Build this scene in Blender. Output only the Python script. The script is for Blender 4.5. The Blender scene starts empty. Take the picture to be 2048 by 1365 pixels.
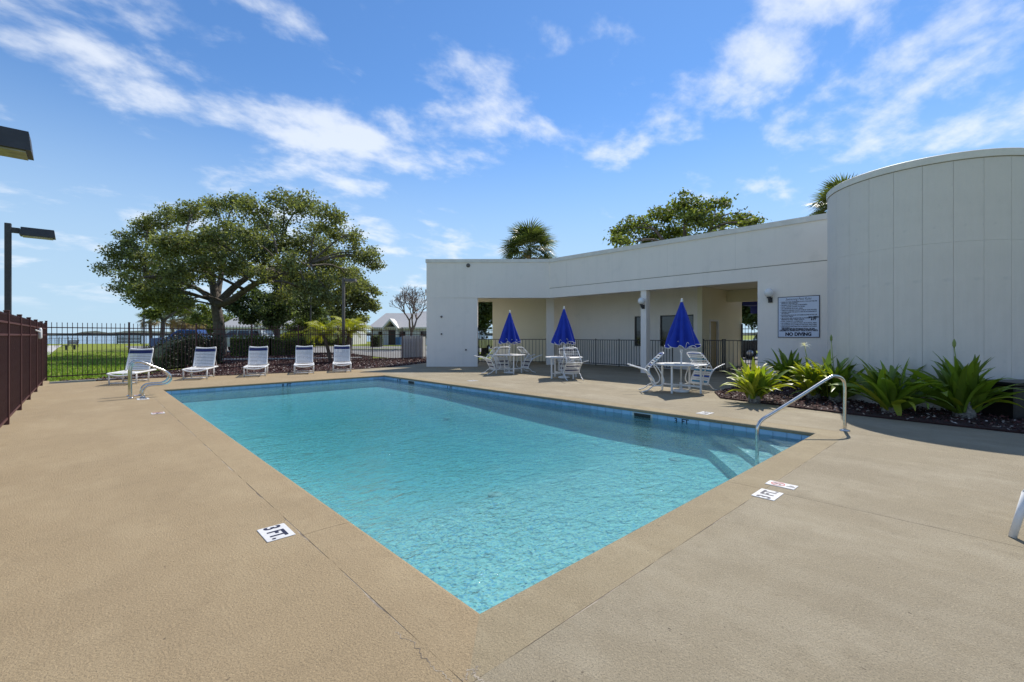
import bpy, math, random
import numpy as np
from mathutils import Vector, Matrix
from mathutils.geometry import tessellate_polygon
R = math.radians
random.seed(7); rng = np.random.default_rng(11)
scene = bpy.context.scene
COL = scene.collection

# ---------------------------------------------------------------- camera
HOR, F_PX, EYE = 671.0, 910.0, 1.45
PAN = math.atan((1024 - 172) / F_PX); SN, CS = math.sin(PAN), math.cos(PAN)
cam_d = bpy.data.cameras.new('camera'); cam = bpy.data.objects.new('camera', cam_d); COL.objects.link(cam)
cam.location = (0, 0, EYE); cam.rotation_euler = (R(90), 0, -PAN)
cam_d.sensor_width = 36; cam_d.lens = 36 * F_PX / 2048; cam_d.shift_y = -(682.5 - HOR) / 2048
cam_d.clip_start = 0.05; cam_d.clip_end = 12000
scene.camera = cam

# ---------------------------------------------------------------- sky, sun, exposure
SUN_AZ = math.atan2(0.27, 0.963); SUN_EL = R(52.5)          # direction to the sun in the XY plane, elevation
wd = bpy.data.worlds.new('World'); scene.world = wd; wd.use_nodes = True
wn, wl = wd.node_tree.nodes, wd.node_tree.links
wn.clear()
def W_(t, **k):
    n = wn.new(t)
    for a, b in k.items(): setattr(n, a, b)
    return n
wo = W_('ShaderNodeOutputWorld'); bg = W_('ShaderNodeBackground'); bg.inputs['Strength'].default_value = 0.13
sky = W_('ShaderNodeTexSky', sky_type='NISHITA', sun_disc=False)
sky.sun_elevation = SUN_EL; sky.sun_rotation = math.pi / 2 - SUN_AZ
sky.altitude = 0; sky.air_density = 1.0; sky.dust_density = 0.05; sky.ozone_density = 3.0
tcw = W_('ShaderNodeTexCoord'); sepw = W_('ShaderNodeSeparateXYZ'); wl.new(tcw.outputs['Generated'], sepw.inputs[0])
def wm(op, a, b=None, c=None):
    n = W_('ShaderNodeMath', operation=op)
    for i, v in enumerate((a, b, c)):
        if v is None: continue
        if isinstance(v, (int, float)): n.inputs[i].default_value = v
        else: wl.new(v, n.inputs[i])
    return n.outputs[0]
zz = wm('MAXIMUM', sepw.outputs[2], 0.0)
den = wm('ADD', zz, 0.22)
u_ = wm('DIVIDE', sepw.outputs[0], den); v_ = wm('DIVIDE', sepw.outputs[1], den)
cmb = W_('ShaderNodeCombineXYZ'); wl.new(u_, cmb.inputs[0]); wl.new(v_, cmb.inputs[1])
mpw = W_('ShaderNodeMapping'); mpw.inputs['Rotation'].default_value = (0, 0, R(-62)); mpw.inputs['Scale'].default_value = (1.1, 1.45, 1); mpw.inputs['Location'].default_value = (-3.0, 12.0, 0.0)
wl.new(cmb.outputs[0], mpw.inputs[0])
n1 = W_('ShaderNodeTexNoise'); n1.inputs['Scale'].default_value = 2.9; n1.inputs['Detail'].default_value = 10; n1.inputs['Roughness'].default_value = 0.57; n1.inputs['Distortion'].default_value = 0.12
wl.new(mpw.outputs[0], n1.inputs['Vector'])
n2 = W_('ShaderNodeTexNoise'); n2.inputs['Scale'].default_value = 0.75; n2.inputs['Detail'].default_value = 2
wl.new(mpw.outputs[0], n2.inputs['Vector'])
cl = wm('ADD', n1.outputs[0], wm('MULTIPLY', wm('SUBTRACT', n2.outputs[0], 0.5), 0.75))
rmp = W_('ShaderNodeMapRange', interpolation_type='SMOOTHSTEP'); rmp.inputs['From Min'].default_value = 0.49; rmp.inputs['From Max'].default_value = 0.73
wl.new(cl, rmp.inputs['Value'])
fade = W_('ShaderNodeMapRange', interpolation_type='SMOOTHSTEP'); fade.inputs['From Min'].default_value = 0.02; fade.inputs['From Max'].default_value = 0.10
wl.new(sepw.outputs[2], fade.inputs['Value'])
cfac = wm('MULTIPLY', wm('MULTIPLY', rmp.outputs[0], 0.74), fade.outputs[0])
mxw = W_('ShaderNodeMix', data_type='RGBA'); wl.new(cfac, mxw.inputs['Factor'])
tint = W_('ShaderNodeMix', data_type='RGBA', blend_type='MULTIPLY'); tint.inputs['Factor'].default_value = 1.0; tint.inputs['B'].default_value = (0.48, 0.67, 0.84, 1)
wl.new(sky.outputs[0], tint.inputs['A'])
hz = W_('ShaderNodeMapRange', interpolation_type='SMOOTHERSTEP'); hz.inputs['From Min'].default_value = 0.0; hz.inputs['From Max'].default_value = 0.5; hz.inputs['To Min'].default_value = 0.88; hz.inputs['To Max'].default_value = 0.0
wl.new(zz, hz.inputs['Value'])
hmix = W_('ShaderNodeMix', data_type='RGBA'); wl.new(hz.outputs[0], hmix.inputs['Factor']); wl.new(tint.outputs['Result'], hmix.inputs['A']); hmix.inputs['B'].default_value = (2.75, 3.75, 4.75, 1)
wl.new(hmix.outputs['Result'], mxw.inputs['A']); mxw.inputs['B'].default_value = (5.2, 5.45, 5.8, 1)
wl.new(mxw.outputs['Result'], bg.inputs['Color']); wl.new(bg.outputs[0], wo.inputs[0])

sun_d = bpy.data.lights.new('sun', 'SUN'); sun_d.energy = 3.7; sun_d.angle = R(0.53); sun_d.color = (1.0, 0.94, 0.85)
sun = bpy.data.objects.new('sun', sun_d); COL.objects.link(sun)
sdir = Vector((math.cos(SUN_AZ) * math.cos(SUN_EL), math.sin(SUN_AZ) * math.cos(SUN_EL), math.sin(SUN_EL)))
sun.rotation_euler = (-sdir).to_track_quat('-Z', 'Y').to_euler(); sun.location = (10, 0, 30)
vs = scene.view_settings
vs.view_transform = 'Standard'; vs.look = 'None'; vs.gamma = 1; vs.use_curve_mapping = False; vs.exposure = 0.54
cy = scene.cycles
cy.use_denoising = True; cy.max_bounces = 8; cy.transparent_max_bounces = 16; cy.diffuse_bounces = 4; cy.glossy_bounces = 4; cy.transmission_bounces = 4
cy.caustics_reflective = False; cy.caustics_refractive = False; cy.sample_clamp_indirect = 6

# ---------------------------------------------------------------- placing helpers (metres; X across the pool, Y along it)
def WX(x, d): return Vector((x * CS + d * SN, -x * SN + d * CS, 0))
def G(px, py, z=0.0):
    d = F_PX * (EYE - z) / (py - HOR); return WX((px - 1024) / F_PX * d, d)
def D(px, d, z=0.0):
    v = WX((px - 1024) / F_PX * d, d); v.z = z; return v
def ZP(py, d): return EYE + (HOR - py) / F_PX * d
def onX(px, X):
    r = (px - 1024) / F_PX; d = X / (r * CS + SN); return d * (-r * SN + CS)
RIGHT = Vector((CS, -SN, 0)); FWD = Vector((SN, CS, 0))
FACE = math.atan2(RIGHT.y, RIGHT.x)     # rotation that turns local x to the camera's right

# ---------------------------------------------------------------- materials
def nd(nt, t, **k):
    n = nt.nodes.new(t)
    for a, b in k.items(): setattr(n, a, b)
    return n
def pmat(name, col, rough=0.6, col2=None, nscale=3.0, ndetail=5, lo=0.35, hi=0.65, metal=0.0, bump=0.0, bscale=40.0, spec=0.5, speck=None, island=0.0, coat=0.0, trans=0.0, bdist=0.01, streak=None):
    m = bpy.data.materials.new(name); m.use_nodes = True; nt = m.node_tree; L = nt.links
    b = nt.nodes['Principled BSDF']
    b.inputs['Roughness'].default_value = rough; b.inputs['Metallic'].default_value = metal
    b.inputs['Specular IOR Level'].default_value = spec; b.inputs['Coat Weight'].default_value = coat
    tc = nd(nt, 'ShaderNodeTexCoord'); out = None
    if col2 is not None:
        n = nd(nt, 'ShaderNodeTexNoise'); n.inputs['Scale'].default_value = nscale; n.inputs['Detail'].default_value = ndetail; n.inputs['Roughness'].default_value = 0.6
        L.new(tc.outputs['Object'], n.inputs['Vector'])
        mr = nd(nt, 'ShaderNodeMapRange'); mr.inputs['From Min'].default_value = lo; mr.inputs['From Max'].default_value = hi; L.new(n.outputs[0], mr.inputs['Value'])
        mx = nd(nt, 'ShaderNodeMix', data_type='RGBA'); mx.inputs['A'].default_value = (*col, 1); mx.inputs['B'].default_value = (*col2, 1); L.new(mr.outputs[0], mx.inputs['Factor']); out = mx.outputs['Result']
    if speck:
        sc, th, sw, scol, amt = speck
        n = nd(nt, 'ShaderNodeTexNoise'); n.inputs['Scale'].default_value = sc; n.inputs['Detail'].default_value = 3; L.new(tc.outputs['Object'], n.inputs['Vector'])
        mr = nd(nt, 'ShaderNodeMapRange'); mr.inputs['From Min'].default_value = th; mr.inputs['From Max'].default_value = th + sw; mr.inputs['To Max'].default_value = amt; L.new(n.outputs[0], mr.inputs['Value'])
        mx = nd(nt, 'ShaderNodeMix', data_type='RGBA'); mx.inputs['B'].default_value = (*scol, 1); L.new(mr.outputs[0], mx.inputs['Factor'])
        if out: L.new(out, mx.inputs['A'])
        else: mx.inputs['A'].default_value = (*col, 1)
        out = mx.outputs['Result']
    if streak:
        sc, th, sw, scol, amt = streak
        mp = nd(nt, 'ShaderNodeMapping'); mp.inputs['Scale'].default_value = (1, 1, .07); L.new(tc.outputs['Object'], mp.inputs[0])
        n = nd(nt, 'ShaderNodeTexNoise'); n.inputs['Scale'].default_value = sc; n.inputs['Detail'].default_value = 7; n.inputs['Roughness'].default_value = .68; L.new(mp.outputs[0], n.inputs['Vector'])
        mr = nd(nt, 'ShaderNodeMapRange'); mr.inputs['From Min'].default_value = th; mr.inputs['From Max'].default_value = th + sw; mr.inputs['To Max'].default_value = amt; L.new(n.outputs[0], mr.inputs['Value'])
        mx = nd(nt, 'ShaderNodeMix', data_type='RGBA'); mx.inputs['B'].default_value = (*scol, 1); L.new(mr.outputs[0], mx.inputs['Factor'])
        if out: L.new(out, mx.inputs['A'])
        else: mx.inputs['A'].default_value = (*col, 1)
        out = mx.outputs['Result']
    if island:
        g = nd(nt, 'ShaderNodeNewGeometry'); oi = nd(nt, 'ShaderNodeObjectInfo')
        ad = nd(nt, 'ShaderNodeMath', operation='ADD'); L.new(g.outputs['Random Per Island'], ad.inputs[0]); L.new(oi.outputs['Random'], ad.inputs[1])
        fr = nd(nt, 'ShaderNodeMath', operation='FRACT'); L.new(ad.outputs[0], fr.inputs[0])
        mr = nd(nt, 'ShaderNodeMapRange'); mr.inputs['To Min'].default_value = 1 - island; mr.inputs['To Max'].default_value = 1 + island; L.new(fr.outputs[0], mr.inputs['Value'])
        hs = nd(nt, 'ShaderNodeHueSaturation'); L.new(mr.outputs[0], hs.inputs['Value'])
        if out: L.new(out, hs.inputs['Color'])
        else: hs.inputs['Color'].default_value = (*col, 1)
        out = hs.outputs[0]
    if out: L.new(out, b.inputs['Base Color'])
    else: b.inputs['Base Color'].default_value = (*col, 1)
    if bump:
        n = nd(nt, 'ShaderNodeTexNoise'); n.inputs['Scale'].default_value = bscale; n.inputs['Detail'].default_value = 6; n.inputs['Roughness'].default_value = 0.65; L.new(tc.outputs['Object'], n.inputs['Vector'])
        bp = nd(nt, 'ShaderNodeBump'); bp.inputs['Strength'].default_value = bump; bp.inputs['Distance'].default_value = bdist; L.new(n.outputs[0], bp.inputs['Height']); L.new(bp.outputs[0], b.inputs['Normal'])
    if trans:
        o = [x for x in nt.nodes if x.type == 'OUTPUT_MATERIAL'][0]
        t = nd(nt, 'ShaderNodeBsdfTranslucent'); ms = nd(nt, 'ShaderNodeMixShader'); ms.inputs[0].default_value = trans
        bc = nd(nt, 'ShaderNodeMix', data_type='RGBA', blend_type='MULTIPLY'); bc.inputs['Factor'].default_value = 1; bc.inputs['B'].default_value = (1.9, 1.9, 0.7, 1)
        if out: L.new(out, bc.inputs['A'])
        else: bc.inputs['A'].default_value = (*col, 1)
        L.new(bc.outputs['Result'], t.inputs['Color'])
        L.new(b.outputs[0], ms.inputs[1]); L.new(t.outputs[0], ms.inputs[2]); L.new(ms.outputs[0], o.inputs[0])
    return m
M = {}
def deckmat(name, a, b, worn):
    m = pmat(name, a, 0.85, b, 0.55, 7, 0.32, 0.7, bump=0.9, bscale=75, spec=0.25, bdist=0.011)
    nt = m.node_tree; L = nt.links; bs = nt.nodes['Principled BSDF']; src = bs.inputs['Base Color'].links[0].from_socket
    tc = [n for n in nt.nodes if n.type == 'TEX_COORD'][0]
    def layer(src, scale, lo, hi, col, amt, detail=5, stretch=None, rough=0.6):
        n = nd(nt, 'ShaderNodeTexNoise'); n.inputs['Scale'].default_value = scale; n.inputs['Detail'].default_value = detail; n.inputs['Roughness'].default_value = rough
        if stretch:
            mp = nd(nt, 'ShaderNodeMapping'); mp.inputs['Scale'].default_value = stretch; L.new(tc.outputs['Object'], mp.inputs[0]); L.new(mp.outputs[0], n.inputs['Vector'])
        else: L.new(tc.outputs['Object'], n.inputs['Vector'])
        mr = nd(nt, 'ShaderNodeMapRange'); mr.inputs['From Min'].default_value = lo; mr.inputs['From Max'].default_value = hi; mr.inputs['To Max'].default_value = amt; L.new(n.outputs[0], mr.inputs['Value'])
        mx = nd(nt, 'ShaderNodeMix', data_type='RGBA'); mx.inputs['B'].default_value = (*col, 1); L.new(mr.outputs[0], mx.inputs['Factor']); L.new(src, mx.inputs['A'])
        return mx.outputs['Result']
    s = layer(src, 1.3, 0.46, 0.70, worn, 0.75, 9, (1.0, 0.5, 1.0), 0.72)
    s = layer(s, 0.9, 0.52, 0.72, tuple(c * 0.80 for c in a), 0.6, 9, (0.7, 1.5, 1.0), 0.72)
    s = layer(s, 7.0, 0.55, 0.8, tuple(c * 0.70 for c in a), 0.6, 6)
    s = layer(s, 130.0, 0.5, 0.72, tuple(c * 0.42 for c in a), 0.8, 3)
    s = layer(s, 70.0, 0.52, 0.75, tuple(min(1, c * 1.5) for c in a), 0.45, 3)
    s = layer(s, 24.0, 0.68, 0.73, (0.06, 0.045, 0.035), 0.75, 4)
    L.new(s, bs.inputs['Base Color'])
    return m
M['deck'] = deckmat('deck_paint', (0.332, 0.252, 0.148), (0.292, 0.221, 0.131), (0.388, 0.305, 0.187))
M['deck_worn_glare'] = deckmat('deck_paint_worn_glare', (0.305, 0.258, 0.175), (0.252, 0.213, 0.147), (0.395, 0.348, 0.255))  # greyer right-hand slabs: part wear, part sun glare put into the colour
M['coping'] = deckmat('coping_paint', (0.312, 0.254, 0.158), (0.268, 0.217, 0.136), (0.385, 0.327, 0.217))  # tone between the two deck colours, so some painted glare carries over
M['joint'] = pmat('joint_filler', (0.13, 0.105, 0.08), 0.9, (0.34, 0.29, 0.225), 3, lo=.42, hi=.55)
def plaster():
    m = pmat('pool_plaster', (0.5, 0.74, 0.74), 0.6); nt = m.node_tree; L = nt.links; b = nt.nodes['Principled BSDF']; tc = [n for n in nt.nodes if n.type == 'TEX_COORD'][0]
    vo = nd(nt, 'ShaderNodeTexVoronoi'); vo.inputs['Scale'].default_value = 52; L.new(tc.outputs['Object'], vo.inputs['Vector'])
    cr = nd(nt, 'ShaderNodeValToRGB'); el = cr.color_ramp.elements; cr.color_ramp.interpolation = 'CONSTANT'
    el[0].position = 0; el[0].color = (0.50, 0.70, 0.72, 1); el[1].position = .38; el[1].color = (0.62, 0.78, 0.76, 1)
    for p_, c_ in ((.62, (0.28, 0.54, 0.74, 1)), (.78, (0.76, 0.86, 0.78, 1)), (.90, (0.16, 0.38, 0.62, 1)), (.95, (.34, .64, .60, 1))):
        e = el.new(p_); e.color = c_
    sp = nd(nt, 'ShaderNodeSeparateColor'); L.new(vo.outputs['Color'], sp.inputs[0]); L.new(sp.outputs[0], cr.inputs[0])
    n = nd(nt, 'ShaderNodeTexNoise'); n.inputs['Scale'].default_value = .9; n.inputs['Detail'].default_value = 5; L.new(tc.outputs['Object'], n.inputs['Vector'])
    mr = nd(nt, 'ShaderNodeMapRange'); mr.inputs['From Min'].default_value = .5; mr.inputs['From Max'].default_value = .75; mr.inputs['To Max'].default_value = .5; L.new(n.outputs[0], mr.inputs['Value'])
    mx = nd(nt, 'ShaderNodeMix', data_type='RGBA'); mx.inputs['B'].default_value = (.30, .50, .48, 1); L.new(mr.outputs[0], mx.inputs['Factor']); L.new(cr.outputs[0], mx.inputs['A']); L.new(mx.outputs['Result'], b.inputs['Base Color'])
    return m
M['plaster'] = plaster()
M['tile'] = pmat('pool_tile', (0.32, 0.52, 0.76), 0.12, (0.38, 0.58, 0.80), 4, island=0.10)
M['grout'] = pmat('grout', (0.42, 0.5, 0.55), 0.8)
M['white_paint'] = pmat('painted_wall', (0.90, 0.83, 0.755), 0.75, (0.86, 0.79, 0.72), 1.3, 8, 0.3, 0.75, streak=(3.0, .5, .3, (.66, .61, .55), .28), bump=0.35, bscale=55, speck=(2.3, 0.58, 0.25, (0.70, 0.66, 0.60), 0.4))
M['panel_paint'] = pmat('painted_panel', (0.76, 0.705, 0.645), 0.7, (0.69, 0.64, 0.585), 1.8, 9, 0.3, 0.75, streak=(5.0, .48, .3, (.58, .54, .49), .34), bump=0.3, bscale=70, speck=(5, 0.64, 0.2, (0.48, 0.47, 0.45), 0.6))
M['trim_paint'] = pmat('parapet_cap_paint', (0.80, 0.76, 0.70), 0.55, (0.70, 0.66, 0.61), 3)
M['cream'] = pmat('cream_bounce_wall', (0.88, 0.81, 0.60), 0.8, (0.84, 0.77, 0.58), 1.1, 6, bump=0.2, bscale=50)  # cream paint with the warm bounced light put into its colour
M['reveal'] = pmat('reveal_joint', (0.30, 0.27, 0.22), 0.8)
M['ceil'] = pmat('ceiling_stucco', (0.80, 0.77, 0.70), 0.9, bump=0.5, bscale=30)
M['roof'] = pmat('roof_membrane', (0.5, 0.5, 0.48), 0.9)
M['bronze'] = pmat('dark_bronze_paint', (0.074, 0.027, 0.025), 0.5, (0.092, 0.036, 0.033), 6, spec=.3)
M['black_metal'] = pmat('black_railing_paint', (0.016, 0.014, 0.013), 0.42)
M['pole'] = pmat('pole_paint', (0.035, 0.035, 0.04), 0.5, (0.05, 0.05, 0.055), 8)
M['polebrown'] = pmat('weathered_pole_paint', (0.11, 0.095, 0.085), 0.6, (0.15, 0.13, 0.115), 10)
M['lens'] = pmat('lamp_lens', (0.36, 0.34, 0.24), 0.25, (0.22, 0.21, 0.15), 9)
M['steel'] = pmat('polished_steel', (0.72, 0.70, 0.66), 0.16, (0.6, 0.58, 0.53), 20, metal=1.0)
M['frame'] = pmat('white_frame_paint', (0.80, 0.80, 0.79), 0.35, (0.74, 0.74, 0.72), 12)
M['strap_w'] = pmat('white_vinyl_strap', (0.78, 0.78, 0.77), 0.45, (0.70, 0.70, 0.69), 15)
M['strap_n'] = pmat('navy_vinyl_strap', (0.018, 0.024, 0.11), 0.45)
M['strap_b'] = pmat('blue_vinyl_strap', (0.02, 0.08, 0.42), 0.45)
M['strap_t'] = pmat('teal_vinyl_strap', (0.05, 0.25, 0.42), 0.45)
M['canopy'] = pmat('royal_blue_canvas', (0.008, 0.040, 0.40), 0.8, (0.006, 0.030, 0.33), 5, bump=0.15, bscale=150)
M['canopy_trim'] = pmat('white_trim', (0.78, 0.78, 0.76), 0.7)
M['navy'] = pmat('navy_awning', (0.012, 0.022, 0.14), 0.8)
M['mulch'] = pmat('mulch_ground', (0.055, 0.022, 0.018), 0.95, (0.03, 0.012, 0.010), 14, bump=1.0, bscale=30, bdist=0.04)
M['chip_r'] = pmat('red_bark_chip', (0.085, 0.028, 0.024), 0.9, island=0.5)
M['chip_d'] = pmat('dark_bark_chip', (0.035, 0.014, 0.012), 0.9, island=0.4)
M['chip_p'] = pmat('pale_bark_chip', (0.42, 0.36, 0.32), 0.9, island=0.35)
M['grass'] = pmat('lawn_grass', (0.15, 0.19, 0.022), 0.9, (0.22, 0.25, 0.04), 1.6, 10, 0.35, 0.65, bump=1.0, bscale=12, bdist=0.06, spec=0.15)
M['blade'] = pmat('grass_blade', (0.14, 0.23, 0.025), 0.7, island=0.4, trans=0.3)
M['asphalt'] = pmat('asphalt', (0.17, 0.165, 0.16), 0.9, (0.21, 0.205, 0.2), 1.5, 8, bump=0.3, bscale=60)
M['concrete'] = pmat('pale_concrete', (0.46, 0.45, 0.42), 0.85, (0.38, 0.37, 0.35), 2, 7, bump=0.3)
M['bark'] = pmat('grey_bark', (0.095, 0.078, 0.065), 0.95, (0.17, 0.145, 0.125), 5, 7, bump=1.0, bscale=14, bdist=0.05)
M['bark_pale'] = pmat('pale_bark', (0.22, 0.19, 0.16), 0.95, (0.12, 0.10, 0.085), 6, 7, bump=0.8, bscale=18, bdist=0.03)
M['leaf_oak'] = pmat('oak_leaf', (0.165, 0.188, 0.085), 0.62, spec=.25, island=0.6, trans=0.3)
M['leaf_dark'] = pmat('dark_leaf', (0.075, 0.105, 0.038), 0.62, spec=.25, island=0.6, trans=0.22)
M['leaf_mid'] = pmat('mid_leaf', (0.135, 0.168, 0.042), 0.62, spec=.25, island=0.6, trans=0.3)
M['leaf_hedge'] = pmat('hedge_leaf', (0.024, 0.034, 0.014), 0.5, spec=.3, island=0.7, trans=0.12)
M['palm_y'] = pmat('yellow_green_frond', (0.29, 0.31, 0.03), 0.5, island=0.45, trans=0.35)
M['palm_g'] = pmat('fan_palm_leaf', (0.11, 0.14, 0.045), 0.45, island=0.55, trans=0.22)
M['palm_dead'] = pmat('dry_palm_leaf', (0.26, 0.19, 0.085), 0.8, island=0.4, trans=0.2)
M['palm_bark'] = pmat('palm_trunk_bark', (0.13, 0.10, 0.075), 0.95, (0.2, 0.16, 0.12), 8, bump=1, bscale=20, bdist=0.04)
M['twig'] = pmat('bare_twig', (0.17, 0.13, 0.11), 0.9, (0.23, 0.18, 0.155), 9)
M['lily'] = pmat('lily_leaf', (0.125, 0.20, 0.022), 0.4, (0.18, 0.25, 0.028), 3, 4, island=0.35, trans=0.28)
M['lily_y'] = pmat('lily_leaf_yellowing', (0.36, 0.37, 0.035), 0.42, (0.24, 0.29, 0.025), 4, 4, island=0.3, trans=0.3)
M['lily_base'] = pmat('lily_bulb_base', (0.30, 0.28, 0.24), 0.9, (0.12, 0.10, 0.09), 25, bump=0.8, bscale=60)
M['flower'] = pmat('white_petal', (0.82, 0.80, 0.74), 0.6, trans=0.2)
M['bud'] = pmat('green_bud', (0.20, 0.26, 0.07), 0.6)
M['sign_face'] = pmat('sign_face', (0.62, 0.68, 0.82), 0.4)
M['navy_print'] = pmat('dark_print', (0.012, 0.012, 0.035), 0.5)
M['sign_white'] = pmat('marker_white', (0.66, 0.66, 0.65), 0.4, (0.56, 0.55, 0.53), 14, lo=.4, hi=.75)
M['red_print'] = pmat('red_print', (0.45, 0.04, 0.04), 0.5)
M['globe'] = pmat('globe_glass', (0.80, 0.80, 0.79), 0.25)
M['glass'] = pmat('dark_window_glass', (0.012, 0.014, 0.016), 0.05, spec=0.8)
M['wframe'] = pmat('window_frame_dark', (0.03, 0.028, 0.026), 0.4)
M['door'] = pmat('tan_door', (0.52, 0.40, 0.20), 0.6)
M['blackbox'] = pmat('black_plastic', (0.012, 0.012, 0.013), 0.38, bump=0.1, bscale=30)
M['tyre'] = pmat('tyre_rubber', (0.014, 0.014, 0.014), 0.85)
M['rim'] = pmat('wheel_rim', (0.45, 0.45, 0.46), 0.3, metal=0.9)
M['car_blue'] = pmat('blue_car_paint', (0.03, 0.075, 0.32), 0.25, coat=0.8)
M['car_silver'] = pmat('silver_car_paint', (0.48, 0.52, 0.56), 0.3, coat=0.7)
M['car_dark'] = pmat('charcoal_car_paint', (0.025, 0.026, 0.03), 0.25, coat=0.8)
M['car_white'] = pmat('white_car_paint', (0.75, 0.76, 0.77), 0.3, coat=0.6)
M['lamp_amber'] = pmat('amber_lens', (0.55, 0.22, 0.06), 0.2)
M['shingle'] = pmat('grey_shingle', (0.42, 0.42, 0.42), 0.9, (0.34, 0.34, 0.345), 10, 6, bump=0.6, bscale=25)
M['house'] = pmat('house_wall', (0.72, 0.72, 0.72), 0.8, (0.66, 0.66, 0.665), 2)
M['bluedoor'] = pmat('blue_door', (0.05, 0.16, 0.40), 0.5)
M['louvre'] = pmat('louvre_paint', (0.62, 0.61, 0.59), 0.6, (0.54, 0.53, 0.51), 6)
M['greensign'] = pmat('dark_green_board', (0.015, 0.026, 0.020), 0.6)
M['farwood'] = pmat('far_wood', (0.045, 0.06, 0.045), 0.95, (0.07, 0.085, 0.06), 0.05, 6)
M['sand'] = pmat('shore_sand', (0.4, 0.36, 0.3), 0.9)
def water_bay():
    m = pmat('bay_water', (0.10, 0.15, 0.20), 0.16, (0.13, 0.18, 0.23), 0.03, 5, bump=1.0, bscale=0.9, bdist=0.25)
    return m
M['bay'] = water_bay()
def pool_water():
    m = bpy.data.materials.new('pool_water'); m.use_nodes = True; nt = m.node_tree; L = nt.links; nt.nodes.clear()
    o = nd(nt, 'ShaderNodeOutputMaterial'); tc = nd(nt, 'ShaderNodeTexCoord')
    bsum = None
    for sc, w in ((1.3, 0.55), (5.0, 0.55), (14.0, 0.34), (34.0, 0.10)):
        n = nd(nt, 'ShaderNodeTexNoise'); n.inputs['Scale'].default_value = sc; n.inputs['Detail'].default_value = 2.0; n.inputs['Distortion'].default_value = 0.9
        mpv = nd(nt, 'ShaderNodeMapping'); mpv.inputs['Rotation'].default_value = (0, 0, R(20 + sc * 9)); mpv.inputs['Scale'].default_value = (1.0, 1.55, 1.0); L.new(tc.outputs['Object'], mpv.inputs[0]); L.new(mpv.outputs[0], n.inputs['Vector'])
        k = nd(nt, 'ShaderNodeMath', operation='MULTIPLY'); k.inputs[1].default_value = w; L.new(n.outputs[0], k.inputs[0])
        if bsum is None: bsum = k.outputs[0]
        else:
            a = nd(nt, 'ShaderNodeMath', operation='ADD'); L.new(bsum, a.inputs[0]); L.new(k.outputs[0], a.inputs[1]); bsum = a.outputs[0]
    bp = nd(nt, 'ShaderNodeBump'); bp.inputs['Strength'].default_value = 1.0; bp.inputs['Distance'].default_value = 0.046; L.new(bsum, bp.inputs['Height'])
    fr = nd(nt, 'ShaderNodeFresnel'); fr.inputs['IOR'].default_value = 1.33; L.new(bp.outputs[0], fr.inputs['Normal'])
    gl = nd(nt, 'ShaderNodeBsdfGlossy'); gl.inputs['Roughness'].default_value = 0.02; L.new(bp.outputs[0], gl.inputs['Normal'])
    tr = nd(nt, 'ShaderNodeBsdfTransparent'); tr.inputs['Color'].default_value = (0.93, 0.985, 0.99, 1)
    rf = nd(nt, 'ShaderNodeBsdfRefraction'); rf.inputs['IOR'].default_value = 1.33; rf.inputs['Roughness'].default_value = 0.0; L.new(bp.outputs[0], rf.inputs['Normal']); rf.inputs['Color'].default_value = (0.93, 0.985, 0.99, 1)
    mi = nd(nt, 'ShaderNodeMixShader'); mi.inputs[0].default_value = 0.27; L.new(tr.outputs[0], mi.inputs[1]); L.new(rf.outputs[0], mi.inputs[2])
    ms = nd(nt, 'ShaderNodeMixShader'); L.new(fr.outputs[0], ms.inputs[0]); L.new(mi.outputs[0], ms.inputs[1]); L.new(gl.outputs[0], ms.inputs[2])
    va = nd(nt, 'ShaderNodeVolumeAbsorption'); va.inputs['Color'].default_value = (0.13, 0.80, 0.85, 1); va.inputs['Density'].default_value = 0.56
    L.new(ms.outputs[0], o.inputs['Surface']); L.new(va.outputs[0], o.inputs['Volume'])
    return m
M['water'] = pool_water()

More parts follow.
